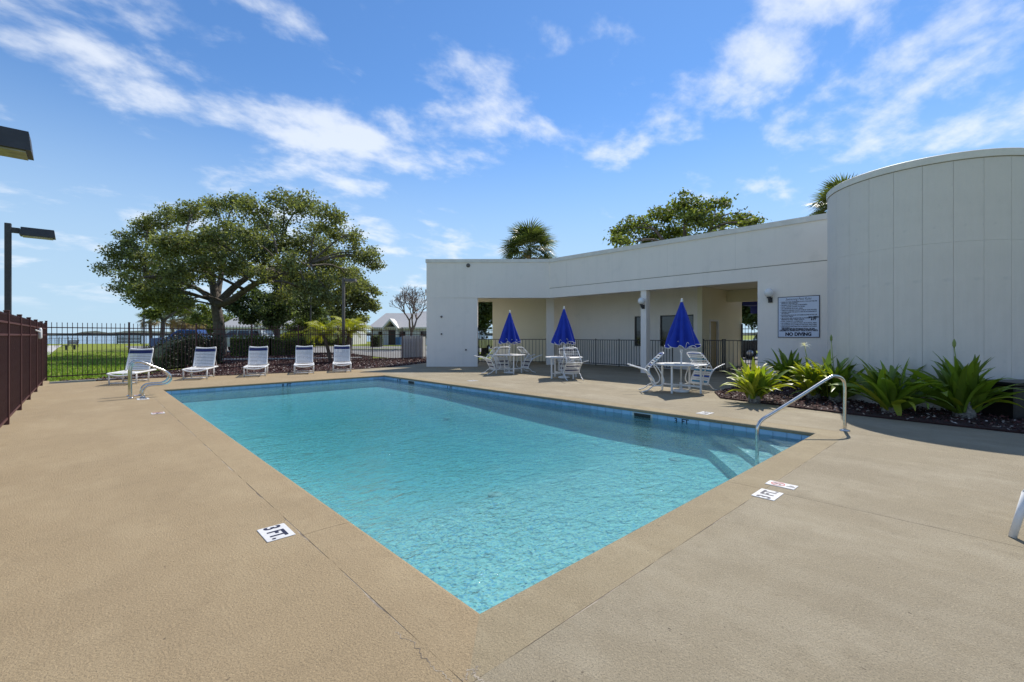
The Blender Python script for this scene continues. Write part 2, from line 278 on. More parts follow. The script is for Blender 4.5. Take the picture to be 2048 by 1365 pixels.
# ---------------------------------------------------------------- mesh helpers
def smooth_path(pts, n=6):
    P = [Vector(p) for p in pts]; out = []
    for i in range(len(P) - 1):
        p0, p1, p2, p3 = P[max(i - 1, 0)], P[i], P[i + 1], P[min(i + 2, len(P) - 1)]
        for k in range(n):
            t = k / n
            out.append(0.5 * ((2 * p1) + (p2 - p0) * t + (2 * p0 - 5 * p1 + 4 * p2 - p3) * t * t + (3 * p1 - p0 - 3 * p2 + p3) * t ** 3))
    out.append(P[-1]); return out
class MB:
    def __init__(s): s.v = []; s.f = []; s.mi = []; s.cur = 0
    def add(s, vs, fs):
        o = len(s.v); s.v += [tuple(v) for v in vs]
        for f in fs: s.f.append(tuple(i + o for i in f)); s.mi.append(s.cur)
        return s
    def hexa(s, p):      # 8 points: bottom ring then top ring
        return s.add(p, [(3, 2, 1, 0), (4, 5, 6, 7), (0, 1, 5, 4), (1, 2, 6, 5), (2, 3, 7, 6), (3, 0, 4, 7)])
    def box(s, x0, x1, y0, y1, z0, z1, m=None):
        p = [Vector(q) for q in ((x0, y0, z0), (x1, y0, z0), (x1, y1, z0), (x0, y1, z0), (x0, y0, z1), (x1, y0, z1), (x1, y1, z1), (x0, y1, z1))]
        if m: p = [m @ q for q in p]
        return s.hexa(p)
    def wall(s, a, b, t, z0, z1):   # vertical slab from a to b, thickness t to the left of a->b
        a = Vector((a[0], a[1], 0)); b = Vector((b[0], b[1], 0)); n = (b - a).normalized(); n = Vector((-n.y, n.x, 0)) * t
        pts = [a, b, b + n, a + n]
        if t < 0: pts = [a, a + n, b + n, b]
        return s.hexa([p + Vector((0, 0, z0)) for p in pts] + [p + Vector((0, 0, z1)) for p in pts])
    def bev(s, x0, x1, y0, y1, z0, z1, c, m=None):   # box with chamfered vertical and top edges
        ring = lambda i: [(x0 + i, y0 + c + i), (x0 + c + i, y0 + i), (x1 - c - i, y0 + i), (x1 - i, y0 + c + i), (x1 - i, y1 - c - i), (x1 - c - i, y1 - i), (x0 + c + i, y1 - i), (x0 + i, y1 - c - i)]
        V = []
        for z, i in ((z0, c * .6), (z0 + c * .6, 0), (z1 - c * .6, 0), (z1, c * .6)): V += [Vector((x, y, z)) for x, y in ring(i)]
        if m: V = [m @ v for v in V]
        fs = [tuple(range(7, -1, -1)), tuple(range(24, 32))]
        for k in range(3):
            for j in range(8): fs.append((k * 8 + j, k * 8 + (j + 1) % 8, k * 8 + 8 + (j + 1) % 8, k * 8 + 8 + j))
        return s.add(V, fs)
    def tube(s, pts, r, n=8, closed=False, r1=None, caps=True):
        P = [Vector(p) for p in pts]; N = len(P); V = []; up = None
        for i, p in enumerate(P):
            if closed: t = P[(i + 1) % N] - P[i - 1]
            else: t = P[min(i + 1, N - 1)] - P[max(i - 1, 0)]
            if t.length < 1e-9: t = Vector((0, 0, 1))
            t.normalize()
            if up is None:
                a = Vector((0, 0, 1)) if abs(t.z) < .9 else Vector((1, 0, 0)); up = (a - t * a.dot(t)).normalized()
            else:
                up = up - t * up.dot(t)
                up = up.normalized() if up.length > 1e-6 else t.orthogonal().normalized()
            w = t.cross(up)
            if isinstance(r, (list, tuple)): rr = r[i]
            else: rr = r if r1 is None else r + (r1 - r) * i / max(1, N - 1)
            for k in range(n):
                a = 2 * math.pi * k / n; V.append(p + (up * math.cos(a) + w * math.sin(a)) * rr)
        fs = []
        for i in range(N if closed else N - 1):
            j = (i + 1) % N
            for k in range(n): fs.append((i * n + k, i * n + (k + 1) % n, j * n + (k + 1) % n, j * n + k))
        if caps and not closed: fs += [tuple(range(n - 1, -1, -1)), tuple((N - 1) * n + k for k in range(n))]
        return s.add(V, fs)
    def lathe(s, prof, n=20, c=(0, 0, 0)):
        V = []; fs = []
        for r, z in prof:
            for k in range(n):
                a = 2 * math.pi * k / n; V.append((c[0] + r * math.cos(a), c[1] + r * math.sin(a), c[2] + z))
        for i in range(len(prof) - 1):
            for k in range(n): fs.append((i * n + k, i * n + (k + 1) % n, (i + 1) * n + (k + 1) % n, (i + 1) * n + k))
        fs += [tuple(range(n - 1, -1, -1)), tuple((len(prof) - 1) * n + k for k in range(n))]
        return s.add(V, fs)
    def prism(s, pts, z0, z1):      # polygon slab (any simple polygon)
        n = len(pts); tri = tessellate_polygon([[Vector((p[0], p[1], 0)) for p in pts]])
        area = sum(pts[i][0] * pts[(i + 1) % n][1] - pts[(i + 1) % n][0] * pts[i][1] for i in range(n))
        if area < 0: pts = pts[::-1]; tri = tessellate_polygon([[Vector((p[0], p[1], 0)) for p in pts]])
        V = [(p[0], p[1], z0) for p in pts] + [(p[0], p[1], z1) for p in pts]; fs = []
        for t in tri:
            a, b, c = [pts[i] for i in t]
            up = (b[0] - a[0]) * (c[1] - a[1]) - (b[1] - a[1]) * (c[0] - a[0]) > 0
            t = tuple(t) if up else tuple(t)[::-1]
            fs.append(tuple(i + n for i in t)); fs.append(t[::-1])
        for i in range(n): j = (i + 1) % n; fs.append((i, j, j + n, i + n))
        return s.add(V, fs)
    def extr(s, prof, w, m=None, inset=None):     # side profile (y,z) extruded in x from -w/2 to w/2, inset(i) narrows a vertex
        n = len(prof); V = []
        for sg in (-1, 1):
            for i, (y, z) in enumerate(prof):
                x = sg * (w / 2 - (inset(y, z) if inset else 0)); V.append(Vector((x, y, z)))
        if m: V = [m @ v for v in V]
        tri = tessellate_polygon([[Vector((y, z, 0)) for y, z in prof]]); fs = []
        for t in tri: fs.append(tuple(t)); fs.append(tuple(i + n for i in t)[::-1])
        for i in range(n): j = (i + 1) % n; fs.append((i, i + n, j + n, j))
        return s.add(V, fs)
    def mesh(s, name, mats, smooth=False):
        me = bpy.data.meshes.new(name); me.from_pydata(s.v, [], s.f)
        for m in (mats if isinstance(mats, (list, tuple)) else [mats]): me.materials.append(M[m])
        if isinstance(mats, (list, tuple)) and len(mats) > 1: me.polygons.foreach_set('material_index', s.mi)
        if smooth: me.polygons.foreach_set('use_smooth', [True] * len(me.polygons))
        me.validate(); me.update(); return me
    def obj(s, name, mats, parent=None, smooth=False): return link(name, s.mesh(name, mats, smooth), parent)
def fixn(me):
    import bmesh
    b = bmesh.new(); b.from_mesh(me); bmesh.ops.recalc_face_normals(b, faces=b.faces); b.to_mesh(me); b.free()
def link(name, data, parent=None, mw=None):
    o = bpy.data.objects.new(name, data); COL.objects.link(o)
    if parent: o.parent = parent
    if mw is not None: o.matrix_local = mw
    return o
def tag(o, label, cat, group=None):
    o['label'] = label; o['category'] = cat
    if group: o['group'] = group
    return o
def struct(o, kind='structure'): o['kind'] = kind; return o
def thing(name, label, cat, loc=(0, 0, 0), rz=0.0, group=None):
    o = bpy.data.objects.new(name, None); COL.objects.link(o); o.empty_display_size = 0.2
    o.location = loc; o.rotation_euler = (0, 0, rz); return tag(o, label, cat, group)
def copy_tree(o, parent=None):
    c = o.copy(); COL.objects.link(c)
    if parent: c.parent = parent
    for ch in o.children: copy_tree(ch, c)
    return c
def T(x, y, z): return Matrix.Translation((x, y, z))
def RZ(a): return Matrix.Rotation(a, 4, 'Z')
def RX(a): return Matrix.Rotation(a, 4, 'X')
def RY(a): return Matrix.Rotation(a, 4, 'Y')
def text_geo(txt, size, shear=0.0, bold=0.0, align='CENTER', sx=1.0):
    c = bpy.data.curves.new('lettering', 'FONT'); c.body = txt; c.size = size; c.align_x = align; c.align_y = 'CENTER'; c.shear = shear; c.offset = bold; c.resolution_u = 4
    o = bpy.data.objects.new('tmp', c); COL.objects.link(o)
    dg = bpy.context.evaluated_depsgraph_get(); me = bpy.data.meshes.new_from_object(o.evaluated_get(dg))
    v = [(p.co.x * sx, p.co.y, 0) for p in me.vertices]; f = [tuple(p.vertices) for p in me.polygons]
    bpy.data.objects.remove(o); bpy.data.curves.remove(c); bpy.data.meshes.remove(me)
    return v, f

# ---------------------------------------------------------------- ground, lawn, water, roads
PX0, PX1, PY0, PY1 = 1.49, 7.95, 1.84, 15.35      # pool edge
def sheet(name, loops, z, mat):
    polys = [[Vector((p[0], p[1], 0)) for p in l] for l in loops]; tri = tessellate_polygon(polys)
    V = [(p.x, p.y, z) for l in polys for p in l]; F = []
    for t in tri:
        a, b, c = [V[i] for i in t]
        up = (b[0] - a[0]) * (c[1] - a[1]) - (b[1] - a[1]) * (c[0] - a[0]) > 0
        F.append(tuple(t) if up else tuple(t)[::-1])
    return MB().add(V, F).obj(name, mat)
shore = [WX(-400, 45), WX(-120, 62), WX(-86, 76), WX(-70, 83), WX(-58, 84), WX(-50, 86), WX(-20, 130), WX(60, 500), WX(400, 3000)]
outer = shore + [WX(3500, 2500), WX(3500, -800), WX(-400, -800)]
hole = [(0.6, 1.0), (8.8, 1.0), (8.8, 16.2), (0.6, 16.2)]
struct(sheet('lawn', [outer, hole], -0.06, 'grass'))
struct(sheet('bay_water', [[WX(-3000, -600), WX(-400, 30), WX(-115, 55), WX(-60, 78), WX(-10, 125), WX(70, 500), WX(450, 3000), WX(3000, 9000), WX(-9000, 9000), WX(-9000, 0)]], -1.1, 'bay'))
bank = MB()
for i in range(len(shore) - 1):
    a, b = shore[i], shore[i + 1]
    bank.add([(a.x, a.y, -0.065), (b.x, b.y, -0.065), (b.x, b.y, -1.6), (a.x, a.y, -1.6)], [(0, 1, 2, 3)])
struct(bank.obj('shore_bank', 'sand'))
# far shore: a long low wooded ridge
fs = MB(); prev = None; NX = 260; rows = []
for i in range(NX + 1):
    x = -3600 + 5200 * i / NX; d = 2350 + 120 * math.sin(i * .13)
    hgt = 13 + 4.5 * math.sin(i * .31) + 3.5 * random.random() + (5 if 60 < i < 110 else 0)
    rows.append([WX(x, d) + Vector((0, 0, -1.1)), WX(x, d + 4) + Vector((0, 0, hgt * .55)), WX(x + 6, d + 40) + Vector((0, 0, hgt)), WX(x, d + 160) + Vector((0, 0, -1.1))])
fs.add([v for r in rows for v in r], [(i * 4 + k, (i + 1) * 4 + k, (i + 1) * 4 + k + 1, i * 4 + k + 1) for i in range(NX) for k in range(3)])
struct(fs.obj('far_wooded_shore', 'farwood'), 'stuff')
# parking lot and drive beyond the fence
lot = [D(420, 41), D(470, 37.5), D(560, 37.5), D(700, 37.0), D(760, 31), D(830, 27.5), D(880, 27.5), D(930, 32), D(1000, 60), D(700, 62), D(420, 62), D(250, 62), D(270, 44)]
struct(sheet('parking_lot', [[(p.x, p.y) for p in lot]], -0.035, 'asphalt'))
struct(sheet('rear_parking_lot', [[(24.5, -25), (60, -25), (60, 12), (26, 13.5), (24.5, 11)]], -0.035, 'asphalt'))
isl = [D(690, 45), D(900, 45), D(905, 47.5), D(690, 47.5)]
struct(MB().prism([(p.x, p.y) for p in isl], -0.05, 0.06).obj('grass_island', 'grass'))
isk = [D(684, 44.6), D(906, 44.6), D(906, 45), D(690, 45), D(690, 47.5), D(684, 47.5)]
struct(MB().prism([(p.x, p.y) for p in isk], -0.05, 0.09).obj('island_kerb', 'concrete'))
wk = [G(88, 722), G(93, 713), G(118, 694), G(127, 691), G(96, 691), G(70, 694), G(40, 715)]
struct(sheet('walkway', [[(p.x, p.y) for p in wk]], -0.03, 'concrete'))

# ---------------------------------------------------------------- pool deck: slabs with joints, coping, basin
def wavy(a, b, n=40, amp=0.006, seed=1):
    r = random.Random(seed); a = Vector(a); b = Vector(b); t = (b - a).normalized(); nn = Vector((-t.y, t.x)); ph = [r.uniform(0, 6.28) for _ in range(4)]
    return [a + (b - a) * (i / n) + nn * amp * (math.sin(i * .55 + ph[0]) + .6 * math.sin(i * 1.7 + ph[1]) + r.uniform(-.6, .6)) for i in range(n + 1)]
CW = 0.34; gx0, gx1, gy0, gy1 = PX0 - CW, PX1 + CW, PY0 - CW, PY1 + CW; GAP = 0.0022
deck = bpy.data.objects.new('pool_deck', None); COL.objects.link(deck); struct(deck)
def slab(pts, mat): return MB().prism([(p[0], p[1]) for p in pts], -0.10, 0.0).obj('deck_slab', mat, deck)
wl_ = wavy((gx0, -7), (gx0, 19.5), 260, .005, 3)
west = [(-1.04, -7)] + [(p.x - GAP * 1.5, p.y) for p in wl_] + [(1.1, 19.5), (-0.80, 19.38), (-0.86, 20.72), (-1.04, 20.72)]
slab(west, 'deck')
nl = wavy((gx0, gy0), (gx1, gy0), 50, .004, 4)
jx = wavy((4.66, gy0), (4.74, -7), 60, .003, 6)
slab([(gx0 + GAP, -7)] + [(gx0 + GAP, gy0 - GAP)] + [(p.x, p.y - GAP) for p in nl if gx0 + .02 < p.x < 4.62] + [(p.x - GAP, p.y - GAP) for p in jx], 'deck_worn_glare')
slab([(p.x + GAP, p.y) for p in jx[::-1]] + [(p.x, p.y - GAP) for p in nl if 4.72 < p.x] + [(gx1 - GAP, -7)], 'deck_worn_glare')
JE = 10.46
ej = wavy((JE, -7), (JE, 18.8), 90, .003, 8)
slab([(gx1 + GAP, -7)] + [(p.x - GAP, p.y) for p in ej] + [(10.06, 18.83), (8.1, 18.61), (gx1 + GAP, 18.6)], 'deck_worn_glare')
slab([(p.x + GAP, p.y) for p in ej[::-1]] + [(24.2, -7), (24.2, 12.5), (20.2, 21.2), (16.2, 21.5), (14.6, 21.3), (13.11, 20.59), (11.4, 19.5), (10.5, 19.0)], 'deck_worn_glare')
fl = wavy((gx0, gy1), (gx1, gy1), 40, .003, 9)
slab([(p.x, p.y + GAP) for p in fl] + [(gx1 - GAP, 18.6), (8.1, 18.61), (5.4, 18.72), (3.5, 19.04), (1.58, 19.54), (gx0 + GAP, 19.52)], 'deck')
base = sheet('joint_bed', [[(-1.04, -7), (24.2, -7), (24.2, 12.5), (20.2, 21.2), (13.11, 20.59), (10.06, 18.83), (8.1, 18.61), (3.5, 19.04), (1.58, 19.54), (-1.04, 19.38)], [(PX0 - .1, PY0 - .1), (PX1 + .1, PY0 - .1), (PX1 + .1, PY1 + .1), (PX0 - .1, PY1 + .1)]], -0.0022, 'joint'); base.parent = deck
def crack(a, b, seed, wd_=.0035, amp=.012, n=46):
    r = random.Random(seed); a = Vector(a); b = Vector(b); t = (b - a).normalized(); nn = Vector((-t.y, t.x)); off = 0; V = []
    for i in range(n + 1):
        off = off * .8 + r.uniform(-amp, amp); p = a + (b - a) * (i / n) + nn * off; w = wd_ * r.uniform(.25, 1.0) * (0.15 if i in (0, n) else 1)
        V += [(p.x - nn.x * w, p.y - nn.y * w, .0012), (p.x + nn.x * w, p.y + nn.y * w, .0012)]
    MB().add(V, [(2 * i, 2 * i + 2, 2 * i + 3, 2 * i + 1) for i in range(n)]).obj('crack', 'joint', deck)
for k, (p, q) in enumerate((((792, 1262), (915, 1372)), ((936, 1338), (988, 1372)), ((925, 1362), (960, 1332)), ((1570, 985), (1900, 1062)), ((1720, 925), (2048, 950)), ((1650, 1130), (1760, 1180)))):
    g0, g1 = G(*p), G(*q); crack((g0.x, g0.y), (g1.x, g1.y), 40 + k, (.003, .007, .005, .002, .0018, .0012, .0015)[k], (.01, .012, .01, .006, .006, .008, .008)[k])
pool = bpy.data.objects.new('swimming_pool', None); COL.objects.link(pool); struct(pool)
# coping: four mitred lengths split by joints, rounded lip over the water
prof = [(-0.028, -0.058), (-0.028, -0.026), (-0.018, -0.012), (0.0, -0.005), (0.05, -0.003), (0.16, 0.0), (CW - GAP, 0.0), (CW - GAP, -0.10), (0.0, -0.10), (0.0, -0.058)]
def coping(side, t0, t1, m0, m1):
    cm = 'deck' if side in 'wn' else 'coping'
    V = []; n = len(prof)
    for t, mt in ((t0, m0), (t1, m1)):
        for o, z in prof:
            s = t - o * mt         # mitre: run shifts with the offset
            if side == 'w': V.append((PX0 - o, s, z))
            if side == 'e': V.append((PX1 + o, s, z))
            if side == 's': V.append((s, PY0 - o, z))
            if side == 'n': V.append((s, PY1 + o, z))
    fs = [(i, (i + 1) % n, n + (i + 1) % n, n + i) for i in range(n)] + [tuple(range(n)), tuple(range(2 * n - 1, n - 1, -1))]
    me = MB().add(V, fs).mesh('coping', cm); fixn(me); link('coping', me, pool)
def run(side, a, b, cuts):
    c = [a] + cuts + [b]
    for i in range(len(c) - 1):
        coping(side, c[i] + (0.002 if i else 0), c[i + 1] - (0.002 if i < len(c) - 2 else 0), 1 if i == 0 else 0, -1 if i == len(c) - 2 else 0)
run('w', PY0, PY1, [3.45, 8.2, 12.1]); run('e', PY0, PY1, [5.0, 9.8]); run('s', PX0, PX1, [4.66]); run('n', PX0, PX1, [4.7])
# basin (walls and sloping floor)
WZ = -0.135
def fz(y): return -0.60 + (0 if y < 5.5 else min(0.19, (y - 5.5) * 0.0315))
def fxy(x, y):
    q = max(0, 1 - ((x - 4.6) / 2.9) ** 2) * max(0, 1 - ((y - 9.6) / 5.2) ** 2); return fz(y) - .62 * q ** .8
bs = MB(); NXB, NYB = 14, 28; Vb = []; Fb = []
for j_ in range(NYB + 1):
    for i_ in range(NXB + 1):
        x = PX0 + (PX1 - PX0) * i_ / NXB; y = PY0 + (PY1 - PY0) * j_ / NYB; Vb.append((x, y, fxy(x, y)))
for j_ in range(NYB):
    for i_ in range(NXB): k = j_ * (NXB + 1) + i_; Fb.append((k, k + 1, k + NXB + 2, k + NXB + 1))
bs.add(Vb, Fb); link('pool_floor', bs.mesh('pool_floor', 'plaster', True), pool)
bw = MB()
for a_, b_ in (((PX0, PY0), (PX0, PY1)), ((PX0, PY1), (PX1, PY1)), ((PX1, PY1), (PX1, PY0)), ((PX1, PY0), (PX0, PY0))):
    bw.add([(*a_, -.05), (*b_, -.05), (*b_, -.66), (*a_, -.66)], [(0, 1, 2, 3)])
link('pool_walls', bw.mesh('pool_walls', 'plaster'), pool)
w = MB().box(PX0 - .05, PX1 + .05, PY0 - .05, PY1 + .05, -2.6, WZ); wo_ = w.obj('water', 'water', pool)
# waterline tiles
TS = 0.20; tz0, tz1 = -0.235, -0.062
tm = MB().bev(-TS / 2 + .003, TS / 2 - .003, tz0, tz1, 0, 0.010, 0.004).mesh('tile', 'tile')     # local x along wall, y up, z out of the wall
def tiles(a, b, nrm):
    a = Vector(a); b = Vector(b); L_ = (b - a).length; n = round(L_ / TS); t = (b - a) / L_
    for i in range(n):
        p = a + t * ((i + .5) * L_ / n)
        mw = Matrix(((t.x, 0, nrm[0], p.x), (t.y, 0, nrm[1], p.y), (0, 1, 0, 0), (0, 0, 0, 1)))
        link('tile', tm, pool, mw @ Matrix.Diagonal((L_ / n / TS, 1, 1, 1)))
tiles((PX1 - .004, PY0, 0), (PX1 - .004, PY1, 0), (-1, 0)); tiles((PX0, PY1 - .004, 0), (PX1, PY1 - .004, 0), (0, -1))
tiles((PX0 + .004, PY1, 0), (PX0 + .004, PY0, 0), (1, 0)); tiles((PX1, PY0 + .004, 0), (PX0, PY0 + .004, 0), (0, 1))
gb = MB()
gb.box(PX1 - .003, PX1 + .01, PY0, PY1, tz0, tz1).box(PX0, PX1, PY1 - .003, PY1 + .01, tz0, tz1).box(PX0 - .01, PX0 + .003, PY0, PY1, tz0, tz1).box(PX0, PX1, PY0 - .01, PY0 + .003, tz0, tz1)
gb.obj('grout_band', 'grout', pool)
# corner entry steps
for k, (r_, z) in enumerate(((1.75, -0.46), (1.25, -0.36), (0.75, -0.25))):
    MB().prism([(PX1, PY0), (PX1, PY0 + r_), (PX1 - r_ * 1.25, PY0)], -.61, z).obj('entry_step', 'plaster', pool)
# skimmer openings and floor fittings
for y in (4.75, 13.4):
    q = MB().box(PX1 - .018, PX1 - .011, y - .22, y + .22, -.2, -.07).obj('skimmer_frame', 'sign_white', pool)
    MB().box(PX1 - .022, PX1 - .019, y - .18, y + .18, -.19, -.085).obj('skimmer_mouth', 'blackbox', q)
for px, py in ((614, 881), (895, 835), (1350, 932), (990, 997)):
    g = G(px, py, -.7)
    g = Vector((min(max(g.x, PX0 + .3), PX1 - .3), min(max(g.y, PY0 + .4), PY1 - .4), 0))
    MB().lathe([(0.10, 0.0), (0.10, .012), (0.06, .022)], 16, (g.x, g.y, fxy(g.x, g.y))).obj('floor_fitting', 'sign_white', pool)
# depth lettering on the tiles
def wall_text(txt, axis, pos, size=0.13):
    v, f = text_geo(txt, size, bold=.004)
    if axis == 'e': mw = Matrix(((0, 0, -1, PX1 - .0165), (-1, 0, 0, pos), (0, 1, 0, -.125), (0, 0, 0, 1)))
    else: mw = Matrix(((1, 0, 0, pos), (0, 0, -1, PY1 - .0165), (0, 1, 0, -.125), (0, 0, 0, 1)))
    b = MB().add([mw @ Vector(p) for p in v], f)
    # white backing tile
    bb = MB()
    if axis == 'e': bb.box(PX1 - .016, PX1 - .012, pos - .26, pos + .26, -.225, -.066)
    else: bb.box(pos - .26, pos + .26, PY1 - .016, PY1 - .012, -.225, -.066)
    q = bb.obj('depth_tile', 'tile', pool); b.obj('depth_lettering', 'navy_print', q)
wall_text('3  FT', 'e', 3.95); wall_text('5  FT', 'e', 11.2); wall_text('8  FT', 'e', 14.2); wall_text('8  FT', 'n', 4.62)

# depth and no-diving markers set in the deck
def marker(label, loc, rz, w_, h_, kind):
    t = thing('deck_marker', label, 'marker', (loc[0], loc[1], 0.0), rz)
    MB().bev(-w_ / 2, w_ / 2, -h_ / 2, h_ / 2, 0.0005, 0.006, .004).obj('plate', 'sign_white', t)
    if kind == 'nd':
        mb = MB()
        c = (-w_ * .12, 0, .0075); r0 = h_ * .40
        ringv = []; N = 28
        for k in range(N):
            a = 2 * math.pi * k / N
            for rr in (r0, r0 * .82): ringv.append((c[0] + rr * math.cos(a), c[1] + rr * math.sin(a), c[2]))
        mb.add(ringv, [(2 * k, 2 * ((k + 1) % N), 2 * ((k + 1) % N) + 1, 2 * k + 1) for k in range(N)])
        e = Vector((math.cos(.8), math.sin(.8), 0)); n = Vector((-e.y, e.x, 0)) * r0 * .09; cc = Vector(c) + Vector((0, 0, .0008))
        mb.add([cc - e * r0 * .85 - n, cc + e * r0 * .85 - n, cc + e * r0 * .85 + n, cc - e * r0 * .85 + n], [(0, 1, 2, 3)])
        mb.obj('prohibition_ring', 'red_print', t)
        fg = MB()                                       # little diving figure
        for a, b, ww in (((-.5, .3), (.1, .0), .09), ((.1, .0), (.45, -.35), .07), ((.0, .05), (.4, .1), .06), ((-.5, .3), (-.7, .15), .05)):
            p = Vector((c[0] + a[0] * r0, c[1] + a[1] * r0, .0079)); q = Vector((c[0] + b[0] * r0, c[1] + b[1] * r0, .0079)); d_ = (q - p).normalized(); n_ = Vector((-d_.y, d_.x, 0)) * ww * r0
            fg.add([p - n_, q - n_, q + n_, p + n_], [(0, 1, 2, 3)])
        fg.obj('diver_symbol', 'navy_print', t)
        v, f = text_geo('NO\nDIVING', h_ * .2, bold=.001); MB().add([(x * .7 + w_ * .33, y, .0076) for x, y, z in v], f).obj('lettering', 'navy_print', t)
    else:
        v, f = text_geo(kind, h_ * .80, bold=.005, sx=.80); MB().add([(x, y - h_ * .03, .0076) for x, y, z in v], f).obj('lettering', 'navy_print', t)
    return t
g = G(552, 1066); marker('white 3 FT. depth plate on the left deck nearest the camera', g, R(-90), .27, .19, '3 FT.')
g = G(1535, 990); marker('white 3 FT depth plate on the deck by the near pool edge', g, R(0), .27, .19, '3 FT.')
g = G(1563, 971); marker('white no diving plate with red ring beside the 3 FT plate', g, R(-90), .25, .15, 'nd')
g = G(316, 827); marker('white no diving plate on the left deck before the grab rails', g, R(-90), .2, .2, 'nd')
g = G(286, 798.5); marker('white 8 FT. depth plate at the foot of the grab rails', g, R(-90), .31, .215, '8 FT.')
g = G(1410, 827); marker('white 3 FT. depth plate on the far deck by the skimmer', g, R(180), .31, .215, '3 FT.')
g = G(279, 791); marker('white no diving plate between the feet of the grab rails', g, R(-90), .2, .2, 'nd')
g = G(945, 762); marker('white 5 FT. depth plate on the far deck by the first table', g, R(180), .31, .215, '5 FT.')

# ---------------------------------------------------------------- clubhouse
ZS, ZT, ZB, ZC = 3.17, 4.93, 3.61, 3.46         # soffit edge, parapet top, band joint, ceiling
XF = 15.58; YW = onX(1515, XF); YC0, YC1 = onX(1291, XF), onX(1280, XF)
DA = 21.0; A0, A1 = D(853, DA), D(955, DA); J = D(1099, DA); J = Vector((XF, onX(1099, XF), 0))
club = thing('clubhouse', 'white clubhouse with covered patio and curved drum beside the pool', 'building')
def part(mb, name, mat, smooth=False, parent=club):
    me = mb.mesh(name, mat, smooth); fixn(me); return link(name, me, parent)
def dvec(a, b): return (Vector((b[0], b[1], 0)) - Vector((a[0], a[1], 0))).normalized()
# frontal wing: wide pier and header
part(MB().wall(A0, A1, .34, 0, ZS), 'pier_wall', 'white_paint')
part(MB().wall(A0, J, .34, ZS + .003, ZT), 'header_wall', 'white_paint')
# main front: lower band set back from upper band by a reveal
part(MB().box(XF, XF + .34, YW, J.y, ZS, ZB - .012), 'fascia_band', 'white_paint')
part(MB().box(XF + .012, XF + .33, 2.2, J.y, ZB - .012, ZB + .012), 'reveal_strip', 'reveal')
part(MB().box(XF - .004, XF + .34, 2.2, J.y - .002, ZB + .012, ZT), 'upper_wall', 'white_paint')
part(MB().box(XF, XF + .34, 2.2, YW - .002, 0, ZB - .012), 'sign_wall', 'white_paint')
part(MB().box(XF + .34, XF + 2.3, 2.2, YW - .002, 0, ZC - .01), 'side_room_wall', 'white_paint')
part(MB().box(XF + .05, XF + .33, YC0, YC1, 0, ZS - .002), 'column', 'white_paint')
pa, pb = D(1093, 22.4), D(1108, 22.4); part(MB().wall(pa, pb, .3, 0, ZC - .004), 'column', 'white_paint')
# fine vertical board joints on the front walls
for y in (5.9, 8.3, 10.7, 13.1): part(MB().box(XF - .0065, XF - .003, y - .004, y + .004, ZB + .03, ZT - .16), 'board_joint', 'panel_paint')
for px in (980, 1040): part(MB().wall(D(px - .35, DA - .003), D(px + .35, DA - .003), .004, ZS + .02, ZT - .14), 'board_joint', 'panel_paint')
# parapet cap
nA = -FWD
cap = MB(); a0c = A0 - RIGHT * .04 - FWD * .035; jc = Vector((XF - .045, J.y, 0))
cap.wall(a0c, jc, .45, ZT - .13, ZT + .03); part(cap, 'parapet_cap', 'trim_paint')
part(MB().box(XF - .045, XF + .40, 2.2, J.y - .02, ZT - .132, ZT + .032), 'parapet_cap', 'trim_paint')
# roof, ceiling
plan = [D(850, 22.9)[:2], D(985, 22.9)[:2], D(1003, 21.33)[:2], (J.x + .1, J.y + .1), (XF + .3, 2.3), (XF + .3, -6), (22.2, -6), (22.2, 12.0), (19.5, 17.4), (16.6, 22.2), (15.0, 21.6)]
part(MB().prism(plan, ZC + .0, ZC + .12), 'ceiling', 'ceil'); part(MB().prism(plan, ZC + .13, ZC + .30), 'roof', 'roof')
part(MB().box(22.2, 22.5, -6, 12, ZC - .05, ZT - .3), 'rear_parapet', 'white_paint')
# wall behind the patio, windows, door passage
XB = 18.5; CB0 = D(985, 24.65); CB1 = Vector((XB, onX(1108, XB), 0))
part(MB().wall(CB0, CB1, .25, 0, ZC - .003), 'end_wall', 'cream')
part(MB().wall(D(900, 24.65), CB0, .3, 3.27, ZC - .003), 'lintel', 'cream')
def win_wall(y0, y1, wins):
    mb = MB(); cur = y0
    for a, b, z0, z1 in wins:
        mb.box(XB, XB + .2, cur, a, 0, ZC - .003); mb.box(XB, XB + .2, a, b, 0, z0); mb.box(XB, XB + .2, a, b, z1, ZC - .003); cur = b
    mb.box(XB, XB + .2, cur, y1, 0, ZC - .003); part(mb, 'patio_wall', 'white_paint')
    for a, b, z0, z1 in wins:
        fr = MB(); e = .05
        fr.box(XB + .04, XB + .12, a + .001, a + e, z0, z1).box(XB + .04, XB + .12, b - e, b - .001, z0, z1).box(XB + .041, XB + .119, a + e, b - e, z0 + .001, z0 + e).box(XB + .041, XB + .119, a + e, b - e, z1 - e, z1 - .001)
        k = (a + b) / 2; fr.box(XB + .045, XB + .115, k - .02, k + .02, z0 + e, z1 - e)
        w_ = part(fr, 'window', 'wframe'); part(MB().box(XB + .07, XB + .085, a + e, k - .02, z0 + e, z1 - e), 'pane', 'glass', parent=w_)
        part(MB().box(XB + .07, XB + .085, k + .02, b - e, z0 + e, z1 - e), 'pane', 'glass', parent=w_)
YD = 8.32
win_wall(YD + .2, CB1.y, [(onX(1387, XB), onX(1320, XB), .95, 2.32), (onX(1300, XB), onX(1269, XB), .95, 2.32)])
dw = MB()
dw.box(XB, 19.2, YD, YD + .2, 0, ZC - .004).box(20.1, 22.75, YD, YD + .2, 0, ZC - .004).box(19.2, 20.1, YD, YD + .2, 2.12, ZC - .004); part(dw, 'passage_wall', 'cream')
